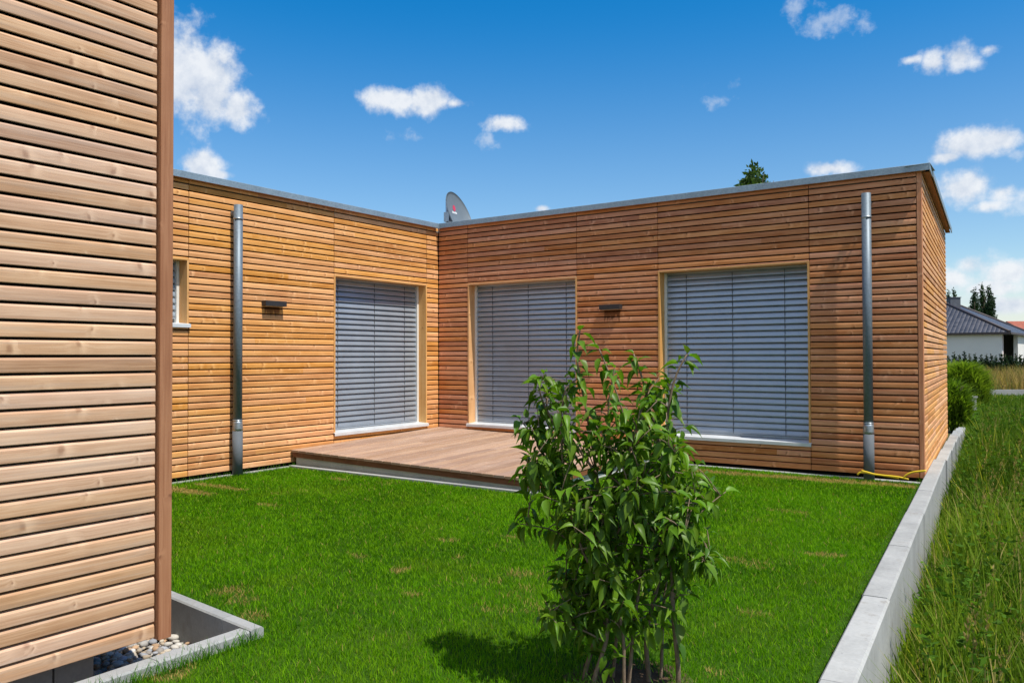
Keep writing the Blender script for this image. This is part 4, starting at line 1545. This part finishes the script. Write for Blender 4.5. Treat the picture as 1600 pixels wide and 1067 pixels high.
poplar(1482, 456, 128, .55, 'narrow dark poplar nearest the timber house, left of the chimney', 1)
poplar(1491, 455, 131, .62, 'narrow dark poplar directly behind the chimney', 2)
poplar(1522, 451, 126, 1.05, 'dark poplar left of the pair behind the roof peak', 3)
poplar(1534, 446, 131, .75, 'slender tallest dark poplar in the middle of the group behind the roof', 4)
poplar(1545, 449, 127, 1.10, 'broad dark poplar rightmost behind the tiled roof', 5)

# far house, built in a frame of its own: lat = to the right, dep = away from the camera
fh = Vector((fwd.x, fwd.y, 0)).normalized()


def LD_(lat, dep, z):
    q = CAM+rgt*lat+fh*dep
    return Vector((q.x, q.y, z))


def tile_mat():
    m, t, out = new_mat('dark_roof_tiles')
    uv = t.n('ShaderNodeUVMap', dict(uv_map='UVMap')).outputs[0]
    s = t.n('ShaderNodeSeparateXYZ', None, i0=uv)
    fx = t.math('FRACT', t.math('MULTIPLY', s.outputs[0], 3.3))
    fy = t.math('FRACT', t.math('MULTIPLY', s.outputs[1], 2.9))
    wv = t.math('SINE', t.math('MULTIPLY', fx, math.pi))
    hgt_ = t.math('ADD', t.math('MULTIPLY', wv, .6), t.math('MULTIPLY', fy, .6))
    bp = t.n('ShaderNodeBump', None, Strength=1.0, Distance=.06, Height=hgt_)
    cell = t.n('ShaderNodeTexWhiteNoise', dict(noise_dimensions='2D'), Vector=t.vmath('FLOOR', t.vmath('MULTIPLY', uv, (3.3, 2.9, 1)))).outputs[0]
    base_ = t.ramp(cell, [(0, (.045, .045, .052)), (1, (.085, .083, .092))])
    gap_ = t.math('MAXIMUM', t.math('LESS_THAN', fy, .14), t.math('LESS_THAN', fx, .12))
    c = t.mix(t.math('MULTIPLY', gap_, .7), base_, (.012, .012, .014, 1))
    principled(t, out, Base_Color=c, Roughness=.42, Normal=bp.outputs[0])
    return m


M['tiles'] = tile_mat()
M['plaster'] = simple('white_plaster', (.72, .70, .66), .9, 0, .05, .6, .2)
M['plaster_warm'] = simple('warm_plaster', (.60, .50, .46), .9, 0, .05, .6, .2)
M['dark_open'] = simple('dark_opening', (.02, .02, .024), .4)
M['fascia_dark'] = simple('dark_fascia', (.06, .045, .045), .6)
M['redtile'] = simple('red_roof_tiles', (.30, .085, .045), .8, 0, .25, 3)
M['chimney'] = simple('slate_chimney', (.08, .09, .11), .7, 0, .2, 4)
bung = empty('bungalow', LD_(37.1, 60, -.2), 'white bungalow with a dark tiled hip roof beyond the field', 'house')
KA, KB = (-.77, .63), (.63, .77)
K = (37.0, 60.0)
LA, LB = 10.4, 15.0


def hp(a, b_, z):
    return LD_(K[0]+KA[0]*a+KB[0]*b_, K[1]+KA[1]*a+KB[1]*b_, z)


EAVE, APEX = 3.02, 5.55
gh = -.3
c = MB()
zv = Vector((0, 0, 1))


def wall_seg(mb, a0, b0, a1, b1, z0, z1, thick=.3, mi=0):
    p0, p1 = hp(a0, b0, z0), hp(a1, b1, z0)
    d = p1-p0
    nrm = d.normalized().cross(zv)
    mb.prism(p0, d, d.length, nrm, zv, [(0, 0), (0, z1-z0), (-thick, z1-z0), (-thick, 0)], mi=mi)


ov = .55
wall_seg(c, ov, ov, LA-ov, ov, gh, EAVE)
wall_seg(c, LA-ov, ov, LA-ov, LB-ov, gh, EAVE)
wall_seg(c, LA-ov, LB-ov, ov, LB-ov, gh, EAVE)
wall_seg(c, ov, LB-ov, ov, 6.0, gh, EAVE)
wall_seg(c, ov+2.4, 6.0, ov+2.4, .9, gh, EAVE)
c.build('wall', M['plaster'], bung)
c = MB()
q0 = hp(ov+.02, ov+.28, gh)
c.prism(q0, zv, EAVE-gh, Vector((hp(1, 0, 0)-hp(0, 0, 0))).normalized(), Vector((hp(0, 1, 0)-hp(0, 0, 0))).normalized(), [(0, 0), (.4, 0), (.4, .32), (0, .32)])
c.build('pillar', M['plaster_warm'], bung)
c = MB()
wall_seg(c, ov+2.35, 5.0, ov+2.35, 1.2, gh+.1, EAVE-.3, .08)
c.build('patio_door', M['dark_open'], bung)
c = MB()
wall_seg(c, ov+.1, 1.2, ov+.1, 5.8, gh, gh+.95, .05)
c.build('balustrade', M['fascia_dark'], bung)
r = MB()
corners = [hp(0, 0, EAVE), hp(LA, 0, EAVE), hp(LA, LB, EAVE), hp(0, LB, EAVE)]
ap1, ap2 = hp(5.2, 5.2, APEX), hp(5.2, LB-5.2, APEX+.12)


def roof_face(pts, e0, e1_):
    b0 = len(r.v)
    d = (e1_-e0).normalized()
    nrm = (pts[1]-pts[0]).cross(pts[2]-pts[0]).normalized()
    u_ = nrm.cross(d)
    for p in pts:
        r.v.append(p)
    r.face(list(range(b0, b0+len(pts))), [((p-e0).dot(d), (p-e0).dot(u_)) for p in pts])


roof_face([corners[1], corners[0], ap1], corners[1], corners[0])
roof_face([corners[0], corners[3], ap2, ap1], corners[0], corners[3])
roof_face([corners[3], corners[2], ap2], corners[3], corners[2])
roof_face([corners[2], corners[1], ap1, ap2], corners[2], corners[1])
br = r.build('roof', M['tiles'], bung)
c = MB()
c.tube([corners[0]+zv*.04, ap1+zv*.04], .10, 8)
c.tube([ap1+zv*.04, ap2+zv*.04], .10, 8)
c.tube([corners[3]+zv*.04, ap2+zv*.04], .10, 8)
c.tube([corners[1]+zv*.04, ap1+zv*.04], .10, 8)
c.build('ridge_cap', M['fascia_dark'], br)
c = MB()
for a, b_ in ((0, 1), (1, 2), (2, 3), (3, 0)):
    p0, p1 = corners[a], corners[b_]
    d = p1-p0
    c.prism(p0-zv*.16, d, d.length, d.normalized().cross(zv), zv, [(-.10, 0), (.02, 0), (.02, .15), (-.10, .15)])
c.build('gutter', M['fascia_dark'], br)
c = MB()
q0 = hp(5.0, 5.6, APEX-.5)
c.prism(q0, zv, 1.05, rgt, fh, [(0, 0), (.85, 0), (.85, .6), (0, .6)])
c.prism(q0+zv*1.05-rgt*.05-fh*.05, zv, .06, rgt, fh, [(0, 0), (.95, 0), (.95, .7), (0, .7)])
c.build('chimney', M['chimney'], br)
# folded white parasol frame and chair on the patio seen as pale shapes
pf = empty('garden_parasol', hp(.9, 3.0, gh), 'pale folded garden parasol on the bungalow patio', 'parasol')
c = MB()
b0_ = hp(1.2, 3.2, gh)
c.tube([b0_, b0_+zv*2.5], .04, 8)
c.build('pole', M['white'], pf)
c = MB()
c.tube([b0_+zv*1.2, b0_+zv*1.9, b0_+zv*2.5], [.22, .16, .03], 10)
c.build('canopy', M['white'], pf)

# second roof further away, red
rh = empty('red_roofed_house', LD_(63.3, 97, -.3), 'house with a red tiled roof half hidden behind the bungalow', 'house')
c = MB()
q0 = LD_(62.9, 98, -.3)
c.prism(q0, rgt, 9, fh, zv, [(0, 0), (8, 0), (8, 4.2), (0, 4.2)])
c.build('wall', M['plaster_warm'], rh)
c = MB()
c.prism(q0-rgt*.4+zv*4.2, rgt, 9.8, fh, zv, [(-.5, 0), (8.5, 0), (4, 1.65)])
c.build('roof', M['redtile'], rh)

# hedge of small conifers in front of the bungalow
def conifer(px, ytop, depth, wid_, label):
    q = W(px, ytop, depth)
    z0 = -.35
    h = q.z-z0
    blobs = [(0, 0, h*(.08+.86*f_), wid_*(1.1-f_), wid_*(1.1-f_), h*.11) for f_ in (0, .15, .3, .45, .6, .75, .88)]
    tree('conifer', q.x, q.y, z0, h, blobs, 1500, .13, (.008, .026, .010), (.022, .052, .016), label, 'conifer', 'row of small conifers before the bungalow', trunk_r=.06, seed=random.randrange(99), limbs=0)


con = [(1482, 553), (1491, 547), (1499, 552), (1507, 546), (1515, 550), (1524, 549), (1533, 551), (1541, 550), (1549, 551), (1556, 553), (1564, 549), (1571, 551), (1580, 553), (1587, 551), (1594, 552), (1602, 550)]
words = ['first', 'second', 'third', 'fourth', 'fifth', 'sixth', 'seventh', 'eighth', 'ninth', 'tenth', 'eleventh', 'twelfth', 'thirteenth', 'fourteenth', 'fifteenth', 'sixteenth']
for i, (px, py) in enumerate(con):
    conifer(px, py, 55+random.uniform(-.3, .3), .36, 'small dark conifer, %s from the left in the row below the white bungalow wall' % words[i])

# dry golden grass before the hedge
n = 24000
lat = rng.uniform(22, 46, n)
dep = rng.uniform(36, 53, n)
bx = np.array([CAM.x, CAM.y])+np.outer(lat, [rgt.x, rgt.y])+np.outer(dep, [fh.x, fh.y])
bz = gz+.0*dep
big = fbm(bx, 2.2, 77)
cg = np.array([.34, .235, .085])*(.6+.7*rng.random((n, 1)))
gg = rng.random(n) < np.clip((big-.5)*3, .08, .7)
cg[gg] = np.array([.14, .17, .045])*(.7+.6*rng.random((gg.sum(), 1)))
o = blades('dry_grass', np.column_stack([bx, np.full(n, gz)]), rng.uniform(.5, 1.35, n)*(.6+.7*big), rng.uniform(.02, .045, n), rng.uniform(.1, .7, n), rng.uniform(0, 6.28, n), cg, 3, M['grass'])
tag(o, kind='stuff')

# feathery bush just beyond the corner of the house
def far_bush(px, py, depth, hw, hh, n_, label, c0, c1, size):
    q = W(px, py, depth)
    x, y = q.x, q.y
    z0 = gz
    h = q.z-z0+hh
    root = empty('bush', (x, y, z0), label, 'bush')
    t_ = MB()
    for i in range(7):
        a_ = random.uniform(0, 6.28)
        t_.tube([(x, y, z0-.05), (x+math.cos(a_)*hw*.4, y+math.sin(a_)*hw*.4, z0+h*.5), (x+math.cos(a_)*hw*.7, y+math.sin(a_)*hw*.7, z0+h*.85)], [.02, .014, .005], 5)
    t_.build('stem', M['bark_dark'], root)
    bl_ = [(x+random.uniform(-.75, .75)*hw, y+random.uniform(-.7, .7)*hw, z0+h*random.uniform(.2, .85), hw*random.uniform(.25, .45), hw*random.uniform(.25, .45), h*random.uniform(.12, .25)) for _ in range(16)]
    k_ = n_
    th_ = rng.uniform(0, 6.28, k_)
    rr_ = hw*np.sqrt(rng.random(k_))*(.50+.95*vnoise(np.stack([th_*1.6, th_*0], 1), 1.0, 15))
    dome = np.sqrt(np.clip(1-(rr_/(hw*1.15))**2, .03, 1))
    bxy = np.stack([x+rr_*np.cos(th_), y+rr_*np.sin(th_), z0+h*.80*dome*rng.random(k_)**.5], 1)
    outw = np.arctan2(bxy[:, 1]-y, bxy[:, 0]-x)+rng.normal(0, .7, k_)
    cm = np.clip(.1+1.1*(fbm(bxy[:, :2]+bxy[:, 2:3]*.8, .35, 61)-.15)+rng.normal(0, .22, k_), 0, 1)[:, None]
    cb = blades('crown', bxy, h*rng.uniform(.12, .30, k_), rng.uniform(size*.20, size*.40, k_), rng.uniform(.3, 1.3, k_), outw, np.array(c0)*(1-cm)+np.array(c1)*cm, 4, M['grass'])
    cb.parent = root
    cb.location = -Vector(root.location)


far_bush(1504, 592, 27, .72, .66, 9500, 'feathery light green bush beyond the far corner of the timber house', (.075, .145, .012), (.300, .400, .045), .13)
far_bush(1487, 622, 19, .40, .5, 2600, 'low green bush against the far end of the timber house wall', (.060, .125, .012), (.220, .320, .03), .11)

# pale low walls at the far side of the field
lw = tag(MB(), None) if False else None
c = MB()
for i in range(3):
    p0 = W(1546, 609, 34)+rgt*(i*2.02)
    top_ = p0.z
    p0.z = gz
    c.prism(p0, rgt, 2.0, fh, zv, [(0, 0), (.2, 0), (.2, top_-gz), (0, top_-gz)])
tag(c.build('low_wall', M['kerb']), 'pale low concrete wall at the foot of the golden grass', 'wall')
c = MB()
p0 = W(1503, 619, 22)
bt = p0.z-gz-.05
p0.z = gz
c.prism(p0, rgt, .40, fh, zv, [(0, 0), (.3, 0), (.3, bt), (0, bt)])
c.prism(p0+zv*(bt+.001)-rgt*.02-fh*.02, rgt, .44, fh, zv, [(0, 0), (.34, 0), (.34, .05), (0, .05)])
tag(c.build('concrete_block', M['concrete']), 'small white concrete block with a slab on top behind the end of the garden wall', 'block')
